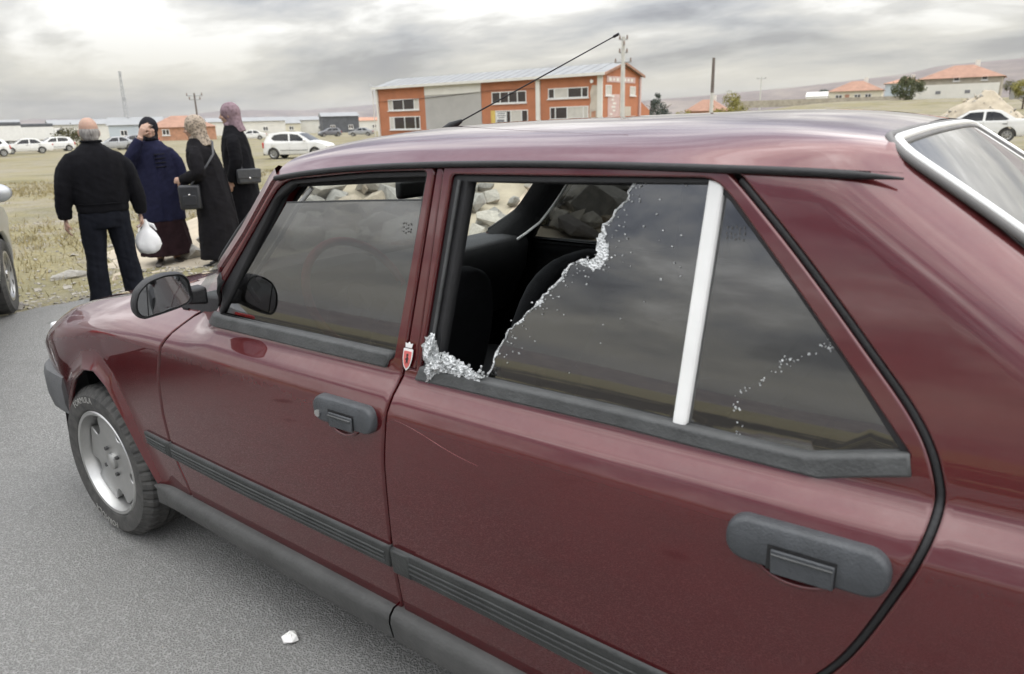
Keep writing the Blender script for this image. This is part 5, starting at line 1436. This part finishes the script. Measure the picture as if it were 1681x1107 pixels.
def rubble():
    t = thing('rubble_bank', 'bank of pale broken stones and blocks beyond the red car', 'rubble', (-4.5, 7.6, 0)); o = Vector((-4.5, 7.6, 0))
    rows = []
    for i in range(44):
        row = []
        for j in range(30):
            u = -6.2+12.4*i/43; v = -4.2+8.4*j/29; x = -4.5+.80*u-.60*v; y = 7.6+.60*u+.80*v
            row.append(Vector((x, y, terrain(x, y)-.05+pile_h(x, y)*.95+.03*vnoise(x*5, y*5)))-o)
        rows.append(row)
    MB().grid(rows).build('earth_core', 'dirt_pile', t, smooth=60)
    r = random.Random(31); n = 0; cand = []
    while len(cand) < 300:
        u = r.uniform(-3.9, 4.2); v = r.uniform(-3.0, .9); x = -4.5+.80*u-.60*v; y = 7.6+.60*u+.80*v
        h = pile_h(x, y)
        if h < .05 and r.random() < .5: continue
        cand.append((x, y, h))
    for x, y, h in cand:
        s = r.choice([.16, .20, .24, .29, .35, .44])*r.uniform(.8, 1.2); mt = r.choices(['stone_pale', 'stone_grey', 'stone_tan', 'stone_dark'], [5, 3, 3, 1.2])[0]
        ob = bpy.data.objects.new('stone', r.choice(ROCK[mt])); COL.objects.link(ob); ob.parent = t
        ob.location = Vector((x, y, terrain(x, y)-.03+h*.95+s*.22))-o; ob.scale = (s, s*r.uniform(.7, 1.1), s*r.uniform(.7, 1.1)); ob.rotation_euler = (r.uniform(-.5, .5), r.uniform(-.5, .5), r.uniform(0, 6.28))
rubble()
def mound():
    t = thing('dirt_mound', 'heap of pale dirt and rubble behind the white saloon', 'dirt mound', T3(-2.6, 64)); r = random.Random(5)
    rows = []
    for i in range(41):
        row = []
        for j in range(31):
            x = -3.9+7.8*i/40; y = -3+6*j/30; d = math.hypot(x/3.6, y/2.9); h = max(0, 1-d)**.75*3.1*(1+.12*vnoise(x*2, y*2))+.12*vnoise(x*4, y*4, 1)*(d < 1); row.append((x, y, h-.15))
        rows.append(row)
    MB().grid(rows).build('earth', 'dirt_pile', t, smooth=60)
    for _ in range(120):
        a = r.uniform(0, 2*PI); d = r.random()**.6; x = 3.6*d*math.cos(a); y = 2.9*d*math.sin(a); s = r.uniform(.06, .20)
        ob = bpy.data.objects.new('stone', r.choice(ROCK[r.choice(['stone_pale', 'stone_tan', 'stone_grey'])])); COL.objects.link(ob); ob.parent = t
        ob.location = (x, y, max(0, 1-d)**.75*3.1-.1); ob.scale = (s, s, s); ob.rotation_euler = (r.random(), r.random(), 6*r.random())
mound()
def verge():
    r = random.Random(77)
    # gravel along the asphalt edge and on the bare ground
    mb = MB(); base = [hull_rock(90+k, 1, .85, .6, 9) for k in range(4)]
    bd = [([tuple(v.co) for v in m.vertices], [tuple(p.vertices) for p in m.polygons]) for m in base]
    n = 0
    while n < 5200:
        if r.random() < .75: x = AX0-abs(r.gauss(0, 1.8)); y = r.uniform(-2.5, 9)
        else: x = r.uniform(-13, 0); y = AY1+abs(r.gauss(0, 2.2))
        d = asphalt_out(x, y)
        if d <= 0: continue
        s = r.uniform(.008, .03)*(1+(1.6 if r.random() < .04 else 0)); V, F = bd[r.randrange(4)]; a = r.uniform(0, 6.28); c, sn = math.cos(a), math.sin(a); z = terrain(x, y)
        mb.add([(x+s*(vx*c-vy*sn), y+s*(vx*sn+vy*c), z+s*vz+s*.2) for vx, vy, vz in V], F); n += 1
    o = mb.build('gravel', 'gravel', fix=False); tag(o, 'loose pale gravel along the broken asphalt edge', 'gravel', kind='stuff')
    mb = MB(); V = mb.v; F = mb.f
    n = 0
    while n < 9000:
        k = r.random()
        if k < .55: D = r.uniform(8.2, 34); az = r.uniform(-76, -45)
        else: D = r.uniform(9, 40); az = r.uniform(-45, 2)
        x, y = polar(az, D)
        d = asphalt_out(x, y)
        if d < .9 and r.random() < .93: continue
        if math.sin(x*.55+1)+math.cos(y*.62+.4)+r.gauss(0, .6) < .1: continue
        z = terrain(x, y)
        if pile_h(x, y) > .1: continue
        for _ in range(4):
            a = r.uniform(0, 6.28); h = r.uniform(.03, .10)*(1+.3*r.random()); w = .003+D*.0003; dx, dy = math.cos(a)*w, math.sin(a)*w; lx, ly = r.gauss(0, .05), r.gauss(0, .05); ox, oy = r.gauss(0, .06), r.gauss(0, .06)
            b = len(V); V.extend([(x+ox-dx, y+oy-dy, z-.01), (x+ox+dx, y+oy+dy, z-.01), (x+ox+lx, y+oy+ly, z+h)]); F.append((b, b+1, b+2))
        n += 1
    o = mb.build('dry_grass', 'dry_grass', fix=False); tag(o, 'sparse tufts of dry yellow grass on the field', 'grass', kind='stuff')
    # single stones one can pick out on the verge
    spots = [(-6.2, 1.65, .16, 'grey slab of broken stone lying left of the man\'s legs', 'stone_grey'), (-5.05, .62, .12, 'dark clod of stone on the verge near the silver car\'s wheel', 'stone_dark'),
             (-6.9, 3.9, .10, 'pale stone on the verge beside the woman in navy', 'stone_pale'), (-5.6, 1.9, .09, 'small tan stone on the verge between the man and the woman in navy', 'stone_tan'), (-7.4, 1.2, .12, 'pale stone half sunk in the dry grass behind the silver car', 'stone_pale')]
    for x, y, s, lb, mt in spots:
        ob = bpy.data.objects.new('verge_stone', ROCK[mt][3]); COL.objects.link(ob); ob.location = T3(x, y, s*.2); ob.scale = (s*1.6, s, s*.8); ob.rotation_euler = (0, 0, r.uniform(0, 3)); tag(ob, lb, 'stone')
    # scrap of white paper on the asphalt
    mb = MB(); P = [(-.020, -.016), (.004, -.024), (.024, -.012), (.026, .008), (.010, .016), (-.004, .024), (-.024, .012)]
    rows = [[Vector((a*f+r.uniform(-.002, .002), b*f+r.uniform(-.002, .002), .002+z+r.uniform(0, .006))) for a, b in P] for f, z in ((1.0, 0), (1.02, .004), (.7, .012), (.3, .016))]
    o = mb.rings(rows).build('paper_scrap', 'paper'); o.location = (.938, -.831-.0, .0); tag(o, 'crumpled scrap of white paper on the asphalt beside the red car', 'paper')
    mb = MB()
    for _ in range(420):      # grit and crumbs of glass on the asphalt
        x = r.uniform(-4.0, 2.2); y = r.choice((r.uniform(-3.6, -.9), r.uniform(-1.9, -.95))); s = r.uniform(.0015, .0042)*(2 if r.random() < .05 else 1); V, F = bd[r.randrange(4)]
        mb.add([(x+s*vx, y+s*vy, s*vz+s*.3) for vx, vy, vz in V], F)
    o = mb.build('road_grit', 'gravel', fix=False); tag(o, 'loose grit and pale crumbs scattered on the asphalt', 'grit', kind='stuff')
verge()

# ------------------------------------------------------------------ people
def remesh(parts, voxel, smooth=4, fac=.5):
    """union overlapping closed lumps into one continuous skin"""
    mb = MB()
    for p in parts: mb.add(p.v, p.f)
    me = mb.me('tmp'); ob = bpy.data.objects.new('tmp', me); COL.objects.link(ob)
    m = ob.modifiers.new('r', 'REMESH'); m.mode = 'VOXEL'; m.voxel_size = voxel; m.use_smooth_shade = True
    if smooth: s = ob.modifiers.new('s', 'SMOOTH'); s.iterations = smooth; s.factor = fac
    dg = bpy.context.evaluated_depsgraph_get(); out = bpy.data.meshes.new_from_object(ob.evaluated_get(dg))
    bpy.data.objects.remove(ob); bpy.data.meshes.remove(me)
    for p in out.polygons: p.use_smooth = True
    return out
def loft(secs, n=28, fold=0., k=9, ph=0., sq=1.0):
    """secs: (x, y, z, rx, ry[, fold factor])"""
    R = []
    for s in secs:
        x, y, z, rx, ry = s[:5]; ff = (s[5] if len(s) > 5 else 0)*fold; row = []
        for i in range(n):
            a = 2*PI*i/n; q = 1+ff*(math.sin(k*a+ph+z*2)+.5*math.sin((k-4)*a+1.3+ph))
            c, sn = math.cos(a), math.sin(a); row.append((x+rx*q*math.copysign(abs(c)**sq, c), y+ry*q*math.copysign(abs(sn)**sq, sn), z))
        R.append(row)
    return MB().rings(R)
def limb(pts, rs, n=12):
    pts = [Vector(p) for p in pts]; P = []; Q = []
    for i in range(len(pts)-1):
        for k in range(4): t = k/4; P.append(pts[i].lerp(pts[i+1], t)); Q.append(rs[i]+(rs[i+1]-rs[i])*t)
    P.append(pts[-1]); Q.append(rs[-1])
    for _ in range(2): P = [P[0]]+[(P[i-1]+P[i]*2+P[i+1])/4 for i in range(1, len(P)-1)]+[P[-1]]
    return MB().tube(P, Q, n)
def hand(wrist, fwd, palm_n, curl=.5, s=1.0, sidef=1):
    """palm and five fingers; fwd = finger direction, palm_n = direction the palm faces"""
    w = Vector(wrist); f = Vector(fwd).normalized(); n = Vector(palm_n); n = (n-f*n.dot(f)).normalized(); b = f.cross(n)*sidef
    out = [MB().tube([w-f*.01, w+f*.03*s, w+f*.075*s, w+f*.09*s], [.027*s, .036*s, .040*s, .030*s], 10, flat=.48, up=tuple(b))]
    for i, (o, L, r) in enumerate(((-.030, .066, .0085), (-.010, .076, .0092), (.010, .070, .009), (.028, .055, .0078))):
        p0 = w+f*.078*s+b*o*s; a1, a2, a3 = curl*.55, curl*1.25, curl*1.9
        def d(a): return f*math.cos(a)+n*math.sin(a)
        p1 = p0+d(a1)*L*.45*s; p2 = p1+d(a2)*L*.32*s; p3 = p2+d(a3)*L*.25*s
        out.append(MB().tube([p0-f*.02*s, p0, p1, p2, p3], [r*s, r*1.05*s, r*s, r*.9*s, r*.65*s], 8))
    p0 = w+f*.025*s-b*.028*s; p1 = p0+(f*.7-b*.75+n*.3).normalized()*.036*s; p2 = p1+(f*.9-b*.25+n*.45).normalized()*.030*s
    out.append(MB().tube([p0+b*.012*s, p0, p1, p2], [.012*s, .012*s, .0105*s, .007*s], 8)); return out
def head_parts(c, yaw=0., tilt=0., s=1.0):
    """c = centre of the head, face towards +y before yaw; returns lumps and a frame function"""
    ro = Matrix.Rotation(yaw, 3, 'Z') @ Matrix.Rotation(tilt, 3, 'X'); c = Vector(c)
    def P(x, y, z): return c+ro @ (Vector((x, y, z))*s)
    def E(p, r): return MB().ell(P(*p), [q*s for q in r], ro, 16, 10)
    L = [E((0, -.012, .025), (.077, .098, .098)), E((0, .018, -.035), (.064, .074, .080)), E((0, .058, -.082), (.034, .030, .028)),
         E((.038, .062, -.028), (.026, .022, .024)), E((-.038, .062, -.028), (.026, .022, .024)), E((0, .074, .026), (.052, .020, .014)),
         E((.078, -.006, -.012), (.012, .022, .032)), E((-.078, -.006, -.012), (.012, .022, .032)),
         MB().tube([P(0, .082, .016), P(0, .098, -.008), P(0, .106, -.026), P(0, .090, -.034)], [.009*s, .012*s, .0155*s, .010*s], 8),
         E((0, .080, -.056), (.024, .012, .010)),
         MB().tube([P(0, -.02, -.06), c+Vector((0, -.03*s, -.155*s)), c+Vector((0, -.03*s, -.20*s))], [.056*s, .056*s, .064*s], 14)]
    return L, P, ro
def face_bits(par, P, ro, s=1.0):
    for sx in (-1, 1):
        MB().ell(P(sx*.031, .0775, .004), (.013*s, .008*s, .0065*s), ro, 10, 6).build('eye', 'eye_dark', par, smooth=60)
        MB().tube([P(sx*.014, .086, .024), P(sx*.032, .088, .030), P(sx*.052, .076, .024)], [.0035*s, .005*s, .003*s], 6).build('eyebrow', 'grey_hair', par, smooth=60)
    MB().tube([P(-.023, .083, -.058), P(-.010, .091, -.055), P(.010, .091, -.055), P(.023, .083, -.058)], [.003*s, .0055*s, .0055*s, .003*s], 6).build('mouth', 'lip', par, smooth=60)
from mathutils import noise as mnoise
def put(name, parts, mat, par, voxel=.013, sm=4, folds=0., off=0.):
    me = remesh(parts, voxel, sm)
    if folds:      # creases in the cloth: long soft folds and smaller puckers
        nn = [v.normal.copy() for v in me.vertices]
        for v, n in zip(me.vertices, nn):
            p = v.co; q = Vector((p.x*9+off, p.y*9, p.z*3.2)); w = Vector((p.x*5, p.y*5+off, p.z*17+p.x*9))
            a = 1-abs(mnoise.noise(q))*2.2; b = 1-abs(mnoise.noise(w))*2.4
            v.co = p+n*folds*(.85*a+.30*b-.5)
        me.update()
    return link(name, me, mat, par)
def shoe(par, x, y, mat, yaw=0., s=1.0):
    c, sn = math.cos(yaw), math.sin(yaw)
    def Q(a, b, z): return (x+a*c-b*sn, y+a*sn+b*c, z)
    R = []
    for b, w, h in ((-.075, .030, .050), (-.055, .037, .075), (0, .037, .080), (.07, .043, .055), (.13, .046, .042), (.175, .034, .032), (.19, .016, .018)):
        R.append([Q(w*math.copysign(abs(math.cos(a))**.7, math.cos(a))*s, b*s, max(0, h*s*(.5+.5*math.sin(a)))+.001) for a in np.linspace(0, 2*PI, 15)[:-1]])
    o = MB().rings(R).build('shoe', mat, par, smooth=60); return o
def plc(x, y, dx, dy):
    """location on the ground and the turn that makes local +y face (dx, dy)"""
    return T3(x, y), math.atan2(dy, dx)-PI/2

def man():
    loc, rz = plc(-4.01, 1.15, -.96, .27)
    loc = (loc[0], loc[1], loc[2]-.05)
    t = thing('person', 'person in black jacket and dark trousers seen from behind, holding a white plastic bag', 'person', loc, rz); t.scale = (.94, .95, .95)
    hp, P, ro = head_parts((0, .02, 1.565), 0, .05)
    B = hp+[loft([(0, -.01, .86, .17, .11), (0, 0, 1.1, .18, .12), (0, 0, 1.3, .19, .115), (0, -.01, 1.41, .12, .09), (0, -.01, 1.46, .06, .06)], 20)]
    for sx in (-1, 1):
        B.append(limb([(sx*.14, 0, 1.31), (sx*.275, -.02, 1.09), (sx*.30, .03, .84)], [.045, .045, .032]))
        B.append(limb([(sx*.095, 0, .90), (sx*.115, .0, .46), (sx*.13, -.02, .06)], [.085, .06, .042]))
    B += hand((.305, .035, .82), (.03, .10, -1), (-1, .1, 0), .95, 1.0, 1)
    B += hand((-.305, .035, .82), (-.03, .10, -1), (1, .1, 0), .55, 1.0, -1)
    b = put('body', B, 'skin', t, .0075, 2)
    # hair: a fringe round the back and sides, bald crown
    hair = MB().ell(P(0, -.020, -.008), (.083, .100, .080), ro, 20, 12); cut = []
    put('hair', [hair, MB().ell(P(0, -.075, -.045), (.062, .040, .045), ro, 14, 8)], 'grey_hair', b, .007, 2)
    J = [loft([(0, 0, .875, .205, .150, .1), (0, 0, .90, .212, .157, .1), (0, 0, .945, .210, .155, .2), (0, 0, .965, .224, .166, .3), (0, 0, 1.06, .235, .172, .5), (0, -.005, 1.20, .245, .172, .4), (0, -.01, 1.31, .240, .158, .3), (0, -.012, 1.385, .205, .130, .1), (0, -.01, 1.435, .125, .098), (0, -.005, 1.462, .080, .082), (0, 0, 1.492, .076, .080)], 36, .012, 9)]
    for sx in (-1, 1):
        J.append(limb([(sx*.165, -.005, 1.345), (sx*.235, -.015, 1.26), (sx*.285, -.02, 1.08), (sx*.305, .01, .94), (sx*.310, .03, .845)], [.068, .082, .076, .066, .060]))
        J.append(limb([(sx*.310, .03, .865), (sx*.309, .032, .825)], [.058, .048]))
    put('jacket', J, 'black_cloth', t, .010, 8, .009)
    MB().tube([(.217*math.cos(a), .162*math.sin(a), .955) for a in np.linspace(0, 2*PI, 33)[:-1]], .006, 6, closed=True).build('waistband_seam', 'black_cloth', t, smooth=80)
    MB().tube([(.079*math.cos(a), .083*math.sin(a), 1.485) for a in np.linspace(0, 2*PI, 25)[:-1]], .010, 6, closed=True).build('collar', 'black_cloth', t, smooth=80)
    T_ = [loft([(0, 0, .74, .185, .13), (0, 0, .82, .200, .145), (0, 0, .92, .198, .140), (0, 0, .96, .19, .13)], 28)]
    for sx in (-1, 1): T_.append(limb([(sx*.100, 0, .86), (sx*.112, .005, .66), (sx*.128, .012, .44), (sx*.145, .0, .22), (sx*.155, -.012, .035)], [.108, .102, .090, .088, .096]))
    put('trousers', T_, 'navy_trouser', t, .010, 3, .010, 3.)
    for sx in (-1, 1): shoe(t, sx*.150, .02, 'leather_black', -sx*.2)
    # the bag hangs from the right hand: top level
    lw = Matrix.Translation(loc) @ Matrix.Rotation(rz, 4, 'Z') @ Matrix.Scale(.945, 4); hw_ = lw @ Vector((.315, .055, .735))
    bag = thing('plastic_bag', 'white plastic carrier bag hanging from the hand of the person in black', 'bag', hw_, rz); r = random.Random(3)
    R = []
    for z, w, d in ((.03, .016, .014), (.0, .024, .02), (-.03, .030, .024), (-.06, .055, .04), (-.10, .085, .055), (-.15, .105, .065), (-.20, .108, .066), (-.245, .085, .055), (-.265, .04, .03)):
        R.append([(w*math.cos(a)*(1+r.uniform(-.16, .16))+.02, d*math.sin(a)*(1+r.uniform(-.2, .2)), z+r.uniform(-.008, .008)) for a in np.linspace(0, 2*PI, 23)[:-1]])
    MB().rings(R).build('bag_body', 'bag_plastic', bag, smooth=50)
    for k in (-1, 1): MB().tube([(.02+k*.015, 0, .0), (.02+k*.055, -.02, -.02), (.02+k*.075, -.035, -.065)], [.012, .016, .004], 8, flat=.4).build('bag_handle', 'bag_plastic', bag, smooth=60)
man()

def scarf(P, ro, s=1.0, drape=True):
    L = [MB().ell(P(0, -.030, .022), (.096*s, .108*s, .112*s), ro, 22, 14), MB().ell(P(0, -.045, -.06), (.086*s, .086*s, .085*s), ro, 18, 10), MB().ell(P(0, .010, -.112), (.070*s, .070*s, .040*s), ro, 18, 8)]
    if drape: L.append(MB().tube([P(0, -.055, -.08), P(0, -.065, -.15), P(0, -.075, -.22)], [.082*s, .092*s, .10*s], 18, flat=.8))
    return L
def woman_navy():
    loc, rz = plc(-5.95, 2.70, .92, -.40)
    t = thing('person', 'person in navy coat and long maroon skirt raising a hand to the face', 'person', loc, rz); t.scale = (1.04, 1.04, 1.04)
    hp, P, ro = head_parts((0, .02, 1.50), rad(-8), rad(6), .96)
    B = hp+[loft([(0, 0, .80, .17, .12), (0, 0, 1.1, .16, .12), (0, 0, 1.28, .17, .11), (0, 0, 1.37, .08, .07)], 20)]
    # right hand (seen on the left) up at the brow, left arm hanging
    B += [limb([(.11, 0, 1.23), (.26, .06, 1.11), (.10, .14, 1.42)], [.04, .04, .030]), limb([(-.11, 0, 1.23), (-.24, .02, 1.05), (-.22, .08, .84)], [.04, .04, .030])]
    B += hand((.098, .135, 1.435), (-.45, -.12, .85), (-.3, -1, .1), .35, .95, 1)
    B += hand((-.22, .085, .83), (0, .15, -1), (1, 0, 0), .5, .95, -1)
    for sx in (-1, 1): B.append(limb([(sx*.09, 0, .85), (sx*.09, 0, .42), (sx*.085, -.01, .05)], [.08, .055, .038]))
    b = put('body', B, 'skin', t, .0075, 2); face_bits(b, P, ro, .96)
    put('headscarf', scarf(P, ro, 1.0), 'black_scarf', t, .008, 3, .006, 2.)
    Cc = [loft([(0, 0, .50, .245, .185, 1), (0, 0, .60, .242, .182, 1), (0, 0, .80, .232, .175, .7), (0, 0, 1.0, .222, .165, .5), (0, 0, 1.18, .215, .155, .3), (0, 0, 1.28, .200, .135, .1), (0, 0, 1.345, .13, .10), (0, .0, 1.38, .085, .085)], 36, .014, 11),
          limb([(.135, 0, 1.27), (.225, .03, 1.20), (.275, .08, 1.10)], [.065, .078, .072]), limb([(.275, .08, 1.10), (.20, .13, 1.25), (.115, .145, 1.395)], [.072, .068, .052]),
          limb([(-.135, 0, 1.27), (-.225, .01, 1.16), (-.26, .03, .98), (-.235, .08, .86)], [.065, .076, .068, .055])]
    ct = put('coat', Cc, 'navy_coat', t, .010, 8, .009, 7.)
    for k in range(5): MB().ell((-.012, .162+.004*(k % 2), 1.22-k*.125), (.011, .006, .011), None, 8, 5).build('coat_button', 'black_cloth', ct, smooth=60)
    for k in range(4): MB().tube([(-.11, .150, 1.10+k*.045), (0.0, .170, 1.095+k*.045)], .006, 5).build('coat_frogging', 'black_scarf', ct, smooth=60)
    MB().tube([(.0, .185, .52), (0, .172, .9), (0, .160, 1.25)], .006, 5).build('coat_placket', 'navy_coat', ct, smooth=60)
    put('skirt', [loft([(0, 0, .115, .275, .215, 1), (0, 0, .20, .265, .205, 1), (0, 0, .40, .238, .185, .8), (0, 0, .62, .215, .165, .4), (0, 0, .74, .20, .15)], 44, .035, 10, .6)], 'maroon_skirt', t, .010, 2, .010, 1.)
    for sx in (-1, 1): shoe(t, sx*.095, .03, 'shoe_brown', -sx*.25, .92)
woman_navy()

def woman_coat(label, x, y, dx, dy, H, scarf_mat, coat_mat, lean=0., bend=False):
    loc, rz = plc(x, y, dx, dy); t = thing('person', label, 'person', loc, rz); k = H/1.62; L = lean
    hp, P, ro = head_parts((0, .03+L*1.0, 1.495*k), 0, -.10-L*.6, .97)
    def z(v): return v*k
    B = hp+[loft([(0, 0, z(.80), .17, .12), (0, L*.5, z(1.1), .17, .13), (0, L*.85, z(1.28), .17, .11), (0, L, z(1.37), .08, .07)], 20)]
    arms = {}
    for sx in (-1, 1):
        sh = (sx*.18, L*.85, z(1.28)); el = (sx*.255, L*.6-.02, z(1.03)); wr = (sx*.19, L*.6+.20, z(.96)) if bend else (sx*.23, L*.4+.08, z(.83)); arms[sx] = (sh, el, wr)
        B.append(limb([(sx*.11, L*.85, z(1.23)), el, wr], [.040, .040, .030])); fw = (-sx*.35, .9, .05) if bend else (0, .25, -1)
        B += hand(wr, fw, (-sx, .1, -.2), .6, .95, 1 if sx > 0 else -1); B.append(limb([(sx*.09, 0, z(.85)), (sx*.09, 0, z(.42)), (sx*.085, -.01, .05)], [.08, .055, .038]))
    b = put('body', B, 'skin', t, .0075, 2); face_bits(b, P, ro, .97)
    put('headscarf', scarf(P, ro, 1.05), scarf_mat, t, .008, 3, .007, 2.)
    MB().tube([P(-.07, .02, -.12), P(0, .055, -.14), P(.07, .02, -.12)], [.016, .024, .016], 8).build('scarf_knot', scarf_mat, t, smooth=60)
    Cc = [loft([(0, 0, z(.10), .285, .235, 1), (0, 0, z(.25), .272, .225, 1), (0, 0, z(.5), .25, .205, .8), (0, L*.1, z(.75), .24, .19, .5), (0, L*.35, z(.98), .228, .175, .4), (0, L*.65, z(1.15), .222, .165, .3), (0, L*.9, z(1.27), .205, .14, .1), (0, L, z(1.345), .13, .105), (0, L, z(1.39), .085, .09)], 40, .016, 12)]
    for sx in (-1, 1):
        sh, el, wr = arms[sx]; Cc.append(limb([(sx*.135, sh[1], z(1.265)), (sx*.215, sh[1]-.01, z(1.19)), el, tuple(Vector(el).lerp(Vector(wr), .5)), wr], [.065, .076, .074, .066, .055]))
    c = put('coat', Cc, coat_mat, t, .010, 8, .009, H*5)
    MB().tube([(0, -.170+L*.3, z(1.05)), (0, -.19, z(.7)), (0, -.235, z(.14))], .006, 5).build('back_seam', coat_mat, c, smooth=60)
    for sx in (-1, 1): shoe(t, sx*.09, .03, 'leather_black', -sx*.2, .92)
    return t, loc, rz, k
w2, l2, r2, k2 = woman_coat('person in long black coat and brown patterned headscarf, bag strap across the back', -5.03, 2.84, -.74, -.60, 1.64, 'brown_scarf', 'charcoal_coat', .10, True)
w3, l3, r3, k3 = woman_coat('tallest person in black coat and mauve headscarf with a handbag at the hip', -5.42, 3.46, -.66, -.75, 1.84, 'mauve_scarf', 'black_cloth', .02, False)

def handbag(label, base, rz, w, h, d, mat, strap, flap):
    t = thing('handbag', label, 'handbag', base, rz)
    b = MB().box((0, 0, 0), (w, d, h)).build('bag_body', mat, t, bevel=.025, seg=3)
    if flap:
        MB().box((0, -d/2-.004, h*.18), (w*1.01, .012, h*.60)).build('flap', mat, t, bevel=.01)
        MB().ell((0, -d/2-.013, -.02), (.012, .006, .012)).build('clasp', 'chrome', t, smooth=60)
    else:
        MB().box((0, -d/2-.004, -.03), (w*.6, .012, h*.4)).build('pocket', mat, t, bevel=.01)
        MB().ell((0, -d/2-.012, .03), (.010, .006, .010)).build('buckle', 'chrome', t, smooth=60)
    MB().tube(strap, .011, 6, flat=.35).build('strap', mat, t, smooth=60)
    return t
def on(loc, rz, p): return Matrix.Translation(loc) @ Matrix.Rotation(rz, 4, 'Z') @ Vector(p)
def strap_local(base, brz, pts): 
    inv = (Matrix.Translation(base) @ Matrix.Rotation(brz, 4, 'Z')).inverted(); return [tuple(inv @ p) for p in pts]
# grey shoulder bag at the tall person's hip, black slouch bag slung on the leaning one
cz = math.atan2(-3.9, 7.5)+PI/2
base = on(l3, r3, (-.25, -.12, 1.0)); base = Vector(base)
br = math.atan2(CAM.y-base.y, CAM.x-base.x)+PI/2+rad(14)
handbag('grey leather handbag with flap at the hip of the tallest person', base, br, .27, .17, .085, 'leather_grey', strap_local(base, br, [on(l3, r3, p) for p in ((-.255, -.06, 1.07), (-.245, -.03, 1.2), (-.235, 0., 1.34), (-.17, .01, 1.475), (-.13, .04, 1.48))]), True)
base = Vector(on(l2, r2, (-.26, .17, .80))); br = math.atan2(CAM.y-base.y, CAM.x-base.x)+PI/2-rad(10)
handbag('black slouch bag hanging from the strap of the person in the brown headscarf', base, br, .22, .26, .09, 'leather_black', strap_local(base, br, [on(l2, r2, p) for p in ((-.27, .15, .92), (-.275, .06, 1.02), (-.25, -.04, 1.12), (-.16, -.10, 1.24), (-.02, -.06, 1.37), (.10, .06, 1.42))]), False)

# ------------------------------------------------------------------ air
def haze():
    t = NT('haze_air'); v = t.n('ShaderNodeVolumePrincipled')
    v.inputs['Color'].default_value = (.80, .82, .90, 1); v.inputs['Density'].default_value = HAZE_DENSITY; v.inputs['Anisotropy'].default_value = .2
    t.l(v.outputs[0], t.out.inputs['Volume'])
    M['haze_air'] = t.m; o = MB().box((0, 0, 150), (19000, 19000, 330)).build('haze', 'haze_air'); tag(o, kind='stuff')
HAZE_DENSITY = 4e-5
haze()
